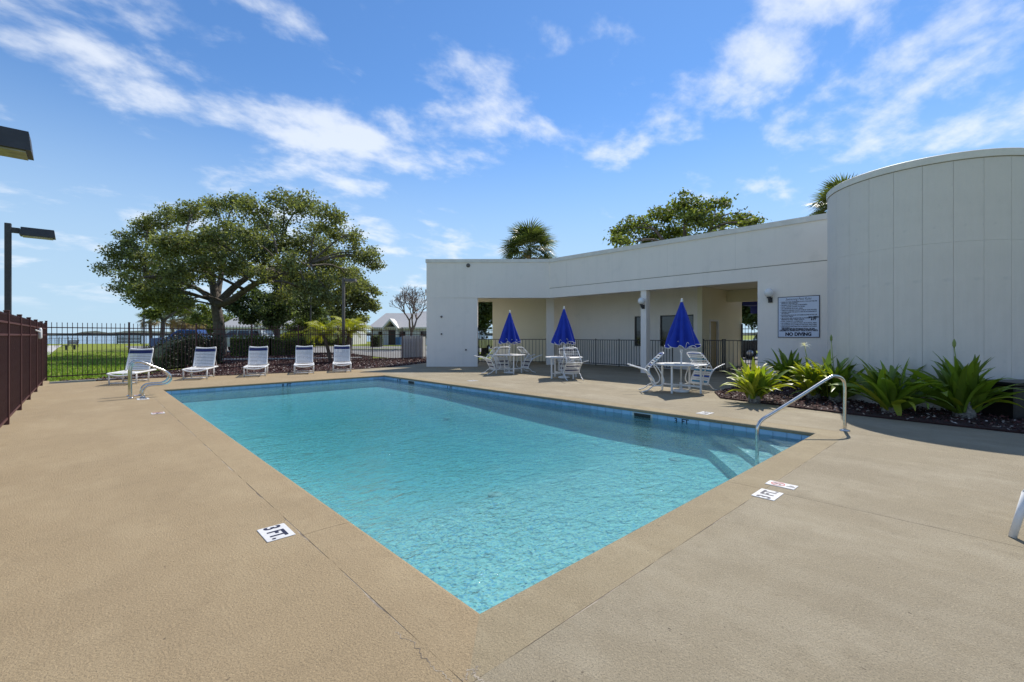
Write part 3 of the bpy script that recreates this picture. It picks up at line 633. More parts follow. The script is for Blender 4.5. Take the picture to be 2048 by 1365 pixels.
df = MB().box(19.2, 19.27, YD - .03, YD + .15, 0, 2.12).box(20.03, 20.1, YD - .03, YD + .15, 0, 2.12).box(19.27, 20.03, YD - .029, YD + .149, 2.05, 2.119); part(df, 'door_frame', 'trim_paint')
dr = part(MB().bev(19.275, 20.025, YD + .06, YD + .11, .01, 2.045, .006), 'door', 'door')
part(MB().tube([(19.36, YD + .05, 1.0), (19.36, YD, 1.0), (19.46, YD, 1.0)], .012), 'handle', 'steel', parent=dr)
part(MB().box(21.0, 21.3, 2.2, YD - .002, 2.93, ZC - .005), 'beam', 'cream')
part(MB().box(XF + 2.3, 22.75, 3.0, 3.25, 0, ZC - .006), 'passage_side_wall', 'cream')
part(MB().box(XB + .21, 22.2, YD + .21, 16.0, 3.3, ZC - .007), 'room_ceiling', 'ceil')
part(MB().box(22.0, 22.19, YD + .21, 12.0, 0, 3.29), 'rear_wall', 'white_paint')
part(MB().wall((22.0, 12.0), (18.7, 16.55), .2, 0, 3.29), 'rear_wall', 'white_paint')
# sloped vent dome seen on the roof edge
part(MB().lathe([(0.45, 0), (0.45, .25), (.36, .42), (.2, .52), (.02, .56)], 20, (19.0, 15.2, ZT - .18)), 'roof_vent', 'trim_paint', True)
part(MB().box(18.4, 19.6, 14.6, 15.8, ZC + .3, ZT - .16), 'vent_curb', 'trim_paint')
# curved drum: two rows of boards under a cap ring
CX, CY, CR, CH = 13.6, 1.09, 1.80, 4.87
NP = 26; ZJ = 3.2
for row, (z0, z1) in enumerate(((0, ZJ - .0012), (ZJ + .0012, CH - .14))):
    mb = MB(); n = 5; wA = 2 * math.pi / NP; g_ = .0011
    V = []
    for k in range(n + 1):
        a = g_ + (wA - 2 * g_) * k / n
        for r_, z in ((CR, z0), (CR, z1), (CR - .06, z1), (CR - .06, z0)): V.append((r_ * math.cos(a), r_ * math.sin(a), z))
    fs = [(i * 4 + k, i * 4 + (k + 1) % 4, i * 4 + 4 + (k + 1) % 4, i * 4 + 4 + k) for i in range(n) for k in range(4)] + [(0, 1, 2, 3), (n * 4 + 3, n * 4 + 2, n * 4 + 1, n * 4)]
    me = mb.add(V, fs).mesh('panel', 'panel_paint'); fixn(me)
    for i in range(NP): link('panel', me, club, T(CX, CY, 0) @ RZ(wA * i + .05))
part(MB().lathe([(CR - .035, 0), (CR - .035, CH - .15)], 60, (CX, CY, 0)), 'drum_core', 'reveal', True)
part(MB().lathe([(CR + .018, CH - .14), (CR + .022, CH - .01), (CR + .008, CH), (CR - .25, CH)], 72, (CX, CY, 0)), 'drum_cap', 'trim_paint')
part(MB().lathe([(CR + .004, CH - .155), (CR + .004, CH - .141)], 72, (CX, CY, 0)), 'drum_reveal', 'reveal')
part(MB().box(CX, XF + .36, CY - CR + .25, CY + CR - .25, 0, CH - .3), 'drum_link_wall', 'panel_paint')
part(MB().box(XF, XF + .34, -6, 2.19, 0, ZT), 'end_wall', 'white_paint')
# small wall fittings on the frontal pier
def onA(px, py, off=0.0): return D(px, DA - off, ZP(py, DA))
for px, py, r_, nm, mt in ((936.5, 531.5, .095, 'wall_speaker', 'polebrown'), (883, 634, .05, 'wall_socket', 'polebrown'), (883, 668.5, .04, 'wall_socket', 'pole'), (932, 700, .04, 'wall_tap', 'pole')):
    p = onA(px, py); mw = T(*p) @ RZ(FACE) @ RX(R(90))
    me = MB().lathe([(r_, .0), (r_, .03), (r_ * .75, .06), (r_ * .3, .075)], 14).mesh(nm, mt); me.transform(mw); fixn(me); link(nm, me, club)
# blue entrance awning behind the passage
aw = thing('awning', 'navy blue canvas entrance awning with pale frame behind the passage', 'awning')
part(MB().extr([(0, 0), (0, .42), (1.1, .05), (1.1, -.35), (1.06, -.35), (1.06, 0)], 5.2, T(22.75, 5.7, 2.86) @ RZ(R(-90))), 'canopy', 'navy', parent=aw)
fm = MB()
for y in (3.6, 4.6, 5.6, 6.6, 7.6): fm.box(23.83, 23.87, y, y + .035, 2.5, 2.93)
fm.box(23.83, 23.868, 3.1, 8.3, 2.72, 2.76); part(fm, 'frame', 'frame', parent=aw)

# globe lamps
def globe(label, loc):
    t = thing('globe_wall_lamp', label, 'lamp', loc)
    MB().box(-.03, 0, -.06, .06, -.10, .06).obj('back_plate', 'pole', t); MB().tube(smooth_path([(-.02, 0, -.02), (-.1, 0, -.05), (-.15, 0, -.02), (-.15, 0, .04)]), .025).obj('arm', 'pole', t)
    MB().lathe([(.055, .03), (.06, .075)], 14, (-.15, 0, 0)).obj('collar', 'pole', t)
    N = 10; MB().lathe([(.135 * math.sin(math.pi * (k + .35) / (N + .4)), .2 - .135 * math.cos(math.pi * (k + .35) / (N + .4))) for k in range(N + 1)], 20, (-.15, 0, 0)).obj('globe', 'globe', t, True)
globe('white globe lamp on the patio column', (XF + .05, (YC0 + YC1) / 2, ZP(613, 17.4)))
globe('white globe lamp on the wall left of the pool rules sign', (XF, onX(1541, XF), ZP(599, 14.1)))

# pool rules sign
sy0, sy1 = onX(1640, XF), onX(1556, XF); sz0, sz1 = 1.38, 2.62; sw, sh = sy1 - sy0, sz1 - sz0
sg = thing('pool_rules_sign', 'pale blue swimming pool rules sign with NO DIVING on the wall', 'sign', (XF - .006, (sy0 + sy1) / 2, (sz0 + sz1) / 2), R(-90))
part(MB().box(-sw / 2, sw / 2, -.012, .0, -sh / 2, sh / 2), 'border', 'navy_print', parent=sg)
part(MB().box(-sw / 2 + .02, sw / 2 - .02, -.0165, -.0125, -sh / 2 + .02, sh / 2 - .02), 'face', 'sign_face', parent=sg)
def sline(txt, x, z, size, al='LEFT', shear=0, bold=0, sx=1.0, maxw=None):
    v, f = text_geo(txt, size, shear, bold, al, sx)
    if maxw:
        wd_ = max(p[0] for p in v) - min(p[0] for p in v)
        if wd_ > maxw: v = [(p[0] * maxw / wd_, p[1], 0) for p in v]
    MB().add([(x + p[0], -.0185, z + p[1]) for p in v], f).obj('lettering', 'navy_print', sg)
L0 = -sw / 2 + .10
sline('Swimming Pool Rules', 0, sh / 2 - .085, .105, 'CENTER', .35, 0, .95, sw * .62)
rules = [('DIVING OF STONE, WATERWINGS, FLOATS, TOYS & BOTTLES ARE', 'STRICTLY PROHIBITED.'), ('PROPER SWIM ATTIRE IS REQUIRED.',), ('POOL HOURS: DAWN TO DUSK.',), ('NO SMOKING IN POOL AREA.',),
         ('THERE IS NO LIFEGUARD ON DUTY, SWIM AT YOUR OWN RISK.',), ('CHILDREN UNDER THE AGE OF 12 MUST BE ACCOMPANIED BY', 'AN ADULT.'), ('NO FOOD, DRINK OR GLASS CONTAINERS ALLOWED IN POOL OR', 'ON POOL DECK.'),
         ('USE OF POOL AREA IS RESTRICTED TO PROPERTY OWNERS,', 'RESIDENTS AND THEIR GUESTS.'), ('POOL CAPACITY 14 PERSONS',), ('NO ANIMALS OR PETS IN POOL OR IN POOL AREA.',), ('NO RUNNING IS ALLOWED IN THE POOL DECK AREA.',),
         ('ASSOCIATION IS RESPONSIBLE FOR NO INJURIES OR ACCIDENTS', 'AND THEFT.'), ('EMERGENCY PHONE IS AT NEAREST CLUBHOUSE EXIT.',)]
z = sh / 2 - .165
for rl in rules:
    MB().add([(L0 - .035, -.0185, z - .006), (L0 - .023, -.0185, z - .006), (L0 - .023, -.0185, z + .006), (L0 - .035, -.0185, z + .006)], [(0, 1, 2, 3)]).obj('bullet', 'navy_print', sg)
    for k, s_ in enumerate(rl): sline(s_, L0, z, .043, 'LEFT', 0, .0016, 1.0, sw - .17); z -= .0405 if k < len(rl) - 1 else .053
sline('SHOWER BEFORE ENTERING POOL OR SPA', 0, -sh / 2 + .262, .055, 'CENTER', 0, .003, 1, sw * .78)
sline('CHILDREN IN DIAPERS MUST WEAR PLASTIC PANTS', 0, -sh / 2 + .208, .055, 'CENTER', 0, .003, 1, sw * .92)
sline('NO DIVING', 0, -sh / 2 + .098, .135, 'CENTER', 0, .008, 1, sw * .62)
sline('MAX DEPTH', sw / 2 - .155, -.02, .068, 'CENTER', 0, .005, 1, .25); sline('8 FT', sw / 2 - .155, -.085, .068, 'CENTER', 0, .005)

# ---------------------------------------------------------------- fences and railings
def fence(name, label, cat, a, b, h, n_pan, n_pick, mat, pick=.016, post=.05, rails=(.15, None, None), finial=True, group=None, gap_posts=True, endpost=True):
    a = Vector((a[0], a[1], 0)); b = Vector((b[0], b[1], 0)); L_ = (b - a).length; ang = math.atan2((b - a).y, (b - a).x)
    t = thing(name, label, cat, a, ang, group); pl = L_ / n_pan
    pm = MB().bev(-post / 2, post / 2, -post / 2, post / 2, 0, h + .03, .004)
    pm.bev(-post / 2 - .006, post / 2 + .006, -post / 2 - .006, post / 2 + .006, h + .031, h + .055, .008); pm = pm.mesh('post', mat)
    k = MB().box(-pick / 2, pick / 2, -pick / 2, pick / 2, .07, h - .02)
    if finial: k.add([(-pick * .8, -pick * .8, h - .02), (pick * .8, -pick * .8, h - .02), (pick * .8, pick * .8, h - .02), (-pick * .8, pick * .8, h - .02), (0, 0, h + .02)], [(0, 1, 4), (1, 2, 4), (2, 3, 4), (3, 0, 4), (3, 2, 1, 0)])
    km = k.mesh('picket', mat)
    rm = {}
    for i in range(n_pan + 1):
        if i == n_pan and not endpost: break
        link('post', pm, t, T(i * pl, 0, 0))
    for i in range(n_pan):
        for r_ in rails:
            if r_ not in rm: rm[r_] = MB().box(post / 2, pl - post / 2, -.017, .017, r_ - .016, r_ + .016).mesh('rail', mat)
            link('rail', rm[r_], t, T(i * pl, 0, 0))
        for j in range(1, n_pick + 1): link('picket', km, t, T(i * pl + j * pl / (n_pick + 1), 0, 0))
    return t
FL0, FL1 = (-0.94, 3.2), (-0.94, 20.75)
lf = fence('picket_fence', 'dark bronze metal picket fence running along the left deck', 'fence', FL0, FL1, 1.80, 9, 15, 'bronze', rails=(.10, 1.46, 1.66), post=.062)
fence('picket_fence', 'long dark metal picket fence behind the row of loungers', 'fence', (-0.93, 20.80), (15.5, 24.15), 1.86, 8, 16, 'bronze', rails=(.12, 1.50, 1.70))
lw = MB()
lw.lathe([(.032, 1.36), (.036, 1.40), (.034, 1.60), (.02, 1.64)], 12, (-.86, 16.9, 0)).tube([(-.93, 16.6, 1.58), (-.88, 16.8, 1.55), (-.86, 16.9, 1.52)], .018)
tag(lw.obj('gate_latch', 'frame', None, True), 'pale tubular gate latch on the left bronze fence', 'latch')
RP = 17.9
fence('patio_railing', 'black metal railing behind the first table in the frontal wing', 'railing', D(957, 23.3), D(1092, 23.3), 1.24, 1, 19, 'black_metal', .018, .035, (.10, 1.24), False)
fence('patio_railing', 'black metal railing along the covered patio behind the second table', 'railing', (RP, onX(1110, RP)), (RP, onX(1345, RP)), 1.23, 5, 9, 'black_metal', .018, .035, (.10, 1.23), False)
fence('patio_gate', 'open black railing gate leaf of closely set bars near the door', 'gate', (RP - .1, 7.95), (RP - .1, 7.2), 1.25, 1, 8, 'black_metal', .018, .05, (.10, 1.25), False)
fence('patio_railing', 'black metal railing in front of the passage left of the lilies', 'railing', (RP - .1, 7.12), (RP - .1, 5.0), 1.25, 1, 13, 'black_metal', .018, .05, (.10, 1.25), False)
fence('passage_gate', 'tall black picket gate closing the far end of the passage', 'gate', (22.65, YD - .05), (22.65, 3.3), 1.93, 2, 17, 'black_metal', .018, .06, (.12, 1.55, 1.75), True)
fence('picket_fence', 'black picket fence seen through the opening beside the wide pier', 'fence', D(930, 29), D(1010, 31), 1.9, 1, 22, 'black_metal', .018, .06, (.12, 1.55, 1.75), True)

# ---------------------------------------------------------------- light poles
def light_pole(label, base, h, rz, head=(.62, .30, .17), arm=.28, mat='pole', w=.10, group='parking and deck light poles'):
    t = thing('light_pole', label, 'light pole', base, rz, group)
    MB().bev(-w / 2, w / 2, -w / 2, w / 2, 0, h, .008).obj('pole', mat, t); MB().bev(-w, w, -w, w, 0, .03, .01).obj('base_plate', mat, t)
    MB().box(w / 2, w / 2 + arm, -.035, .035, h - .19, h - .08).obj('arm', mat, t)
    x0 = w / 2 + arm; l, d_, k = head
    hd = MB().hexa([Vector(p) for p in ((x0, -d_ / 2 - .01, h - .08 - k), (x0 + l, -d_ / 2 - .01, h - .08 - k), (x0 + l, d_ / 2 + .01, h - .08 - k), (x0, d_ / 2 + .01, h - .08 - k), (x0 + .02, -d_ / 2 + .02, h - .06), (x0 + l - .02, -d_ / 2 + .02, h - .06), (x0 + l - .02, d_ / 2 - .02, h - .06), (x0 + .02, d_ / 2 - .02, h - .06))]).obj('lamp_head', mat, t)
    q = MB().box(x0 + .04, x0 + l - .04, -d_ / 2 + .02, d_ / 2 - .02, h - .10 - k, h - .082 - k).obj('lens', 'lens', hd)
    return t
light_pole('dark light pole with box head rising behind the left fence', D(16, 9.6), ZP(447, 9.6), 0, head=(.54, .28, .15), arm=.12, group=None)
light_pole('nearest dark light pole whose box head juts in at the left edge', (-1.30, 6.95, 0), 3.60, R(0), head=(.72, .34, .18), arm=.12, group=None)
light_pole('weathered brown light pole with flat head between the two palms', D(687, 23.6), ZP(556, 23.6), R(-44), head=(.55, .3, .12), arm=.05, mat='polebrown', w=.13)
light_pole('dark light pole standing against the right side of the oak crown', D(621, 40), ZP(566, 40), R(-44), head=(.6, .35, .14), arm=.0)
light_pole('thin light pole by the lawn under the left edge of the oak', D(288, 50), ZP(592, 50), R(-30), head=(.6, .35, .12), arm=.0, w=.12)
light_pole('small far light pole in front of the flat roofed white house', D(664, 66), ZP(612, 66), R(-44), head=(.6, .35, .16), arm=.1, w=.14)

# ---------------------------------------------------------------- steel rails
gr = [(.75, 0), (.75, .35), (.75, .62), (.775, .77), (.86, .835), (.98, .81), (1.16, .715), (1.34, .62), (1.45, .53), (1.495, .42), (1.44, .32), (1.32, .275), (1.16, .275), (1.05, .255), (.985, .18), (.965, .09), (.965, 0)]
for y, lb in ((13.60, 'curved polished steel pool grab rail, the nearer of the pair'), (14.12, 'curved polished steel pool grab rail, the farther of the pair')):
    t = thing('grab_rail', lb, 'grab rail', (.75, y, 0), 0, 'pair of pool grab rails')
    MB().tube(smooth_path([(x - .75, 0, z) for x, z in gr], 5), .025, 12).obj('tube', 'steel', t, True)
    for x in (0, .215): MB().lathe([(.055, 0.001), (.055, .012), (.036, .03)], 18, (x, 0, 0)).obj('flange', 'steel', t, True)
a = Vector((8.41, 1.59, 0)); b = Vector((7.02, 2.36, 0))
t = thing('hand_rail', 'single polished steel hand rail over the corner pool steps', 'hand rail', a)
hr = [(0, 0), (0, .4), (0, .68), (.03, .79), (.115, .835), (.20, .80), (.5, .57), (.8, .345), (.94, .24), (.99, .15), (1.0, .04), (1.0, -.2), (1.0, -.45)]
MB().tube(smooth_path([((b - a) * k) + Vector((0, 0, z)) for k, z in hr], 5), .024, 12).obj('tube', 'steel', t, True)
MB().lathe([(.07, 0.001), (.07, .01), (.036, .024)], 20).obj('flange', 'steel', t, True)

# ---------------------------------------------------------------- loungers
def make_lounger(label):
    t = thing('sun_lounger', label, 'sun lounger', group='white strapped sun loungers')
    w_ = .33; zf = .335; hy = 1.12; ba = R(64); bl = .74
    by, bz = hy + bl * math.cos(ba), zf + bl * math.sin(ba)
    fr = MB(); r_ = .025
    fr.tube(smooth_path([(-w_, hy + .45, zf), (-w_, hy, zf), (-w_, .5, zf), (-w_, .08, zf), (-w_ + .03, .01, zf - .01), (-w_ * .5, -.02, zf - .05), (0, -.03, zf - .065), (w_ * .5, -.02, zf - .05), (w_ - .03, .01, zf - .01), (w_, .08, zf), (w_, .5, zf), (w_, hy, zf), (w_, hy + .45, zf)], 4), r_)
    fr.tube([(-w_, hy + .44, zf), (w_, hy + .44, zf)], r_ * .9); fr.obj('seat_frame', 'frame', t, True)
    bf = MB(); bi = w_ - .035
    bf.tube(smooth_path([(-bi, hy, zf + .02), (-bi, hy + (by - hy) * .5, zf + (bz - zf) * .5), (-bi, by - .02, bz - .04), (-bi + .03, by, bz), (-bi * .4, by + .012, bz - .022), (bi * .4, by + .012, bz - .022), (bi - .03, by, bz), (bi, by - .02, bz - .04), (bi, hy + (by - hy) * .5, zf + (bz - zf) * .5), (bi, hy, zf + .02)], 5), r_)
    bk = bf.obj('backrest_frame', 'frame', t, True)
    hb = MB().tube(smooth_path([(-bi - .01, by, bz + .01), (-bi * .5, by + .01, bz - .012), (0, by + .012, bz - .022), (bi * .5, by + .01, bz - .012), (bi + .01, by, bz + .01)], 4), .034, 10); hb.obj('head_bar', 'frame', t, True)
    for y in (.12, 1.0):
        for sx in (-1, 1): MB().tube([(sx * (w_ - .005), y, zf), (sx * (w_ - .005), y + .015, .0)], .022).obj('leg', 'frame', t, True)
        MB().tube([(-w_ + .005, y + .014, .05), (w_ - .005, y + .014, .05)], .017).obj('leg_brace', 'frame', t, True)
    for sx in (-1, 1): MB().tube([(sx * (w_ - .02), hy + .42, zf), (sx * (bi - .02), hy + (by - hy) * .62, zf + (bz - zf) * .62)], .012).obj('back_prop', 'frame', t, True)
    sm = {}
    def strap(mat, wd_, sag, half):
        mb = MB(); V = []; n = 6
        for k in range(n + 1):
            x = -half + 2 * half * k / n; zz_ = -sag * (1 - (x / half) ** 2)
            V += [(x, -wd_ / 2, zz_), (x, wd_ / 2, zz_), (x, wd_ / 2, zz_ - .004), (x, -wd_ / 2, zz_ - .004)]
        fs = [(i * 4 + k, i * 4 + 4 + k, i * 4 + 4 + (k + 1) % 4, i * 4 + (k + 1) % 4) for i in range(n) for k in range(4)] + [(0, 1, 2, 3), (n * 4 + 3, n * 4 + 2, n * 4 + 1, n * 4)]
        me = mb.add(V, fs).mesh('strap', mat); fixn(me); return me
    s_seat = strap('strap_w', .043, .022, w_ + .018); s_back = strap('strap_w', .042, .012, bi + .018); s_navy = strap('strap_n', .054, .012, bi + .019)
    for i in range(17): link('seat_strap', s_seat, t, T(0, .10 + i * .060, zf + .02))
    for i in range(12):
        q = (.045 + i * .0565); nv = i in (10, 11) and True
        if q > bl - .06: break
        y = hy + q * math.cos(ba); z_ = zf + .02 + q * math.sin(ba)
        link('back_strap', s_navy if i >= 10 else s_back, t, T(0, y - .018, z_) @ RX(ba))
    return t
lg = make_lounger('white strapped sun lounger farthest left, by the grab rails')
lsp = [((216.7, 770.7), (273.8, 769.5), 23, None), ((366, 760), (414.8, 759.5), 22, 'white strapped sun lounger second from the left before the dark hedge'), ((488, 754), (531, 753.5), 19, 'white strapped sun lounger in the middle of the row'),
       ((589.5, 748.7), (626.6, 748.4), 19, 'white strapped sun lounger fourth from the left, beside the palms'), ((666.5, 745), (701.7, 744.8), 22.5, 'white strapped sun lounger at the right end of the row, under the brown light pole')]
for i, (p, q, ang, lb) in enumerate(lsp):
    o = lg if i == 0 else copy_tree(lg)
    if lb: o['label'] = lb
    c = (G(*p) + G(*q)) / 2; an = R(-ang); dirv = Vector((-math.sin(an), math.cos(an), 0))
    o.location = c - dirv * .12; o.rotation_euler = (0, 0, an)
p = G(2026, 1085); fa = R(171)
fs_ = thing('foot_stool', 'white tubular strapped stool whose leg shows at the right edge', 'stool', p + Vector((.36, .0, 0)) + Vector((.0, -.36, 0)) + RIGHT * .075, fa)
part(MB().tube([(-.30, -.30, .33), (.30, -.30, .33), (.30, .30, .33), (-.30, .30, .33)], .026, 10, True), 'seat_frame', 'frame', True, fs_)
for sx in (-1, 1):
    for sy in (-1, 1): part(MB().tube([(sx * .30, sy * .30, .33), (sx * .36, sy * .36, 0)], .023, 12), 'leg', 'frame', True, fs_)
for k in range(8): part(MB().bev(-.31, .31, -.028, .028, .345, .352, .003, T(0, -.245 + k * .07, 0)), 'strap', 'strap_w', False, fs_)

# ---------------------------------------------------------------- tables, umbrellas, chairs
def make_table(label):
    t = thing('patio_table', label, 'table', group='round white patio tables')
    rt = .63; zt = .72
    part(MB().lathe([(rt - .03, zt - .03), (rt, zt - .02), (rt, zt - .006), (rt - .012, zt), (.03, zt), (.02, zt - .012)], 40), 'table_top', 'frame', parent=t)
    for k in range(4):
        a = k * math.pi / 2 + .35; x, y = (rt - .12) * math.cos(a), (rt - .12) * math.sin(a)
        MB().bev(-.022, .022, -.022, .022, 0, zt - .03, .006, T(x, y, 0) @ RZ(a)).obj('leg', 'frame', t)
        MB().box(.025, rt - .14, -.014, .014, .15, .19, RZ(a)).obj('brace', 'frame', t)
    MB().lathe([(.035, .12), (.035, .24)], 14).obj('pole_collar', 'frame', t, True)
    return t
def make_umbrella(label):
    t = thing('closed_umbrella', label, 'umbrella', group='closed royal blue umbrellas')
    zt, zb, rb = 2.33, 1.17, .43; N = 96; V = []; K = 14
    for k in range(K + 1):
        f = k / K; z_ = zt + (zb - zt) * f
        for j in range(N):
            a = 2 * math.pi * j / N
            fold = .5 + .5 * math.cos(8 * a + .35 * math.sin(3 * a)); r_ = (.022 + (rb - .022) * f ** 1.02) * (1 - .40 * f ** .5 * (1 - fold) ** 1.4 + .05 * math.sin(5 * a + 7 * f) * f + .03 * math.sin(11 * a + 3 * f) * f)
            V.append((r_ * math.cos(a), r_ * math.sin(a), z_ + (.045 * f ** 6 * math.cos(8 * a + 1.2) - .02 * f ** 6 * math.sin(3 * a))))
    fs = [(k * N + j, (k + 1) * N + j, (k + 1) * N + (j + 1) % N, k * N + (j + 1) % N) for k in range(K) for j in range(N)]
    cn = MB().add(V, fs).obj('canopy', 'canopy', t, True)
    hem = [Vector(V[K * N + j]) for j in range(N)]
    MB().tube([Vector((h.x * 1.006, h.y * 1.006, h.z)) for h in hem], .007, 5, True).obj('hem_trim', 'canopy_trim', cn)
    lp = MB()
    for q in range(8):                       # trim hanging as small loops at each rib
        a = 2 * math.pi * (q + .5) / 8; j = int(N * (q + .5) / 8) % N; h = hem[j]
        tng = Vector((-math.sin(a), math.cos(a), 0)); rad = Vector((math.cos(a), math.sin(a), 0)) * .02
        lp.tube(smooth_path([h - tng * .05 + rad + Vector((0, 0, -.02)), h - tng * .035 + rad + Vector((0, 0, .10)), h + rad + Vector((0, 0, .15)), h + tng * .035 + rad + Vector((0, 0, .10)), h + tng * .05 + rad + Vector((0, 0, -.02))], 3), .006, 5)
    lp.obj('valance_trim', 'canopy_trim', cn)
    for q in range(8):
        a = 2 * math.pi * q / 8; MB().tube([(.02 * math.cos(a), .02 * math.sin(a), zt - .05), ((rb - .16) * math.cos(a), (rb - .16) * math.sin(a), zb + .06)], .006, 5).obj('rib', 'frame', t)
    MB().tube([(0, 0, .02), (0, 0, zt)], .019, 10).obj('pole', 'frame', t, True)
    MB().lathe([(.032, 1.02), (.04, 1.06), (.034, 1.2)], 12).obj('runner', 'frame', t, True)
    MB().lathe([(.03, zt - .02), (.036, zt + .01), (.02, zt + .03), (.024, zt + .05), (.006, zt + .08)], 12).obj('finial', 'frame', t, True)
    MB().lathe([(.2, 0.002), (.2, .04), (.16, .06), (.04, .07), (.035, .12)], 20).obj('base', 'frame', t, True)
    return t
def make_chair(label, cols):
    t = thing('patio_chair', label, 'chair', group='white strapped patio chairs tipped against tables')
    body = []; r_ = .0145
    ctl = [((0.0, 0), (.02, .16), (-.02, .32), (.03, .5), (-.04, .615), (-.2, .635), (-.42, .61), (-.53, .56))]
    pr_ = []
    for sx in (-1, 1):
        x = sx * .275
        pr_.append(('arm_frame', MB().tube(smooth_path([(x, y, z) for y, z in ctl[0]], 4), r_)))
        pr_.append(('leg', MB().tube(smooth_path([(x, -.74, 0), (x, -.6, .17), (x, -.44, .33), (x, -.2, .40), (x, -.02, .38)], 4), r_)))
        pr_.append(('seat_rail', MB().tube(smooth_path([(sx * .255, .0, .40), (sx * .255, -.25, .375), (sx * .255, -.44, .39), (sx * .25, -.53, .54), (sx * .24, -.64, .82), (sx * .2, -.668, .90), (0, -.678, .925)], 4), r_)))
    pr_.append(('cross_bar', MB().tube([(-.27, 0, .38), (.27, 0, .38)], r_))); pr_.append(('cross_bar', MB().tube([(-.27, -.44, .345), (.27, -.44, .345)], r_)))
    straps = []
    for i in range(8): straps.append((-.02 - i * .052, .402 - .02 * math.sin(i / 7 * 3.14), 0, cols[i % len(cols)]))
    for i in range(8):
        f = i / 7; straps.append((-.475 - .19 * f, .47 + .40 * f, R(66), cols[(i + 3) % len(cols)]))
    return t, pr_, straps
def place_chair(label, loc, rz, tilt, cols):
    t, pr_, straps = make_chair(label, cols)
    t.location = loc; t.rotation_euler = (tilt, 0, rz)
    t.rotation_mode = 'XYZ'
    for nm, mb in pr_: mb.obj(nm, 'frame', t, True)
    for y, z_, a, cm in straps:
        me = MB().bev(-.27, .27, -.021, .021, -.004, .004, .003).mesh('strap', cm); link('strap', me, t, T(0, y, z_) @ RX(a))
    return t
tabs = [((1018, 747), 'first', 'left'), ((1128, 756.5), 'second', 'middle'), ((1362, 784), 'third', 'right')]
TW = [('round white patio table under the left closed umbrella', 'closed royal blue umbrella at the left, before the cream wall'), ('round white patio table under the middle closed umbrella', 'closed royal blue umbrella in the middle, before the grey patio wall'), ('round white patio table under the right closed umbrella, nearest the lilies', 'closed royal blue umbrella at the right, largest in view')]
tb = None; um = None; TP = []
for i, ((px, py), _, _) in enumerate(tabs):
    p = G(px, py); TP.append(p)
    if i == 0: tb = make_table(TW[0][0]); um = make_umbrella(TW[0][1]); a_, b_ = tb, um
    else: a_ = copy_tree(tb); b_ = copy_tree(um); a_['label'] = TW[i][0]; b_['label'] = TW[i][1]
    a_.location = p; b_.location = p + Vector((0, 0, 0.0)); a_.rotation_euler = (0, 0, FACE + R((0, 10, 25)[i])); b_.rotation_euler = (0, R((1.0, .0, -.6)[i]), R((0, 40, 75)[i])); b_.scale = ((1, 1, 1), (.95, .97, 1.012), (1.03, 1.0, .995))[i]
NAVY = ['strap_w', 'strap_w', 'strap_n', 'strap_w', 'strap_w', 'strap_n', 'strap_w']; BLUE = ['strap_w', 'strap_t', 'strap_w', 'strap_w', 'strap_b', 'strap_w']
def chair_at(label, ti, ang, cols, tilt=-66, dist=1.02):
    # ang: direction from the table centre in the camera frame (0 = camera right, 90 = away)
    v = RIGHT * math.cos(R(ang)) + FWD * math.sin(R(ang)); p = TP[ti] + v * dist
    rz = math.atan2(-v.y, -v.x) - math.pi / 2        # local +y faces the table
    return place_chair(label, (p.x, p.y, .012), rz, R(tilt), cols)
chair_at('white and navy strapped chair tipped against the left side of the first table', 0, 205, NAVY)
chair_at('white and navy strapped chair tipped against the back of the first table', 0, 112, NAVY)
chair_at('white and navy strapped chair tipped against the right side of the first table', 0, 28, NAVY)
chair_at('white strapped chair tipped against the front of the second table', 1, -74, NAVY, -60, .95)
chair_at('white strapped chair tipped against the back of the second table', 1, 75, NAVY)
chair_at('white and blue strapped chair tipped against the left side of the third table', 2, 172, BLUE)
chair_at('white and blue strapped chair tipped against the right side of the third table', 2, 28, BLUE)

# ---------------------------------------------------------------- foliage helpers
def leaf_mesh(name, C, size, mat, asp=.5, up=0.0, jit=.35, dirs=None, nup=0.0):
    n = len(C); a = rng.normal(size=(n, 3))
    if dirs is not None: a = a * .55 + dirs
    a[:, 2] += up
    if nup:
        nn_ = rng.normal(size=(n, 3)) * .62; nn_[:, 2] += nup; nn_ /= np.linalg.norm(nn_, axis=1, keepdims=True); a -= (a * nn_).sum(1, keepdims=True) * nn_
    a /= np.linalg.norm(a, axis=1, keepdims=True)
    b = np.cross(a, nn_) if nup else rng.normal(size=(n, 3)); b -= (b * a).sum(1, keepdims=True) * a; b /= np.linalg.norm(b, axis=1, keepdims=True)
    s = (size * (1 + jit * rng.uniform(-1, 1, n)))[:, None]
    V = np.stack([C - a * s * .5, C + b * s * asp * .5 - a * s * .05, C + a * s * .5, C - b * s * asp * .5 - a * s * .05], 1).reshape(-1, 3)
    return quads(name, V, mat)
def quads(name, V, mat):
    nq = len(V) // 4; me = bpy.data.meshes.new(name)
    me.vertices.add(len(V)); me.vertices.foreach_set('co', V.astype(np.float32).ravel())
    me.loops.add(nq * 4); me.loops.foreach_set('vertex_index', np.arange(nq * 4, dtype=np.int32))
    me.polygons.add(nq); me.polygons.foreach_set('loop_start', np.arange(0, nq * 4, 4, dtype=np.int32)); me.polygons.foreach_set('loop_total', np.full(nq, 4, dtype=np.int32))
    me.materials.append(M[mat]); me.update(calc_edges=True); return me
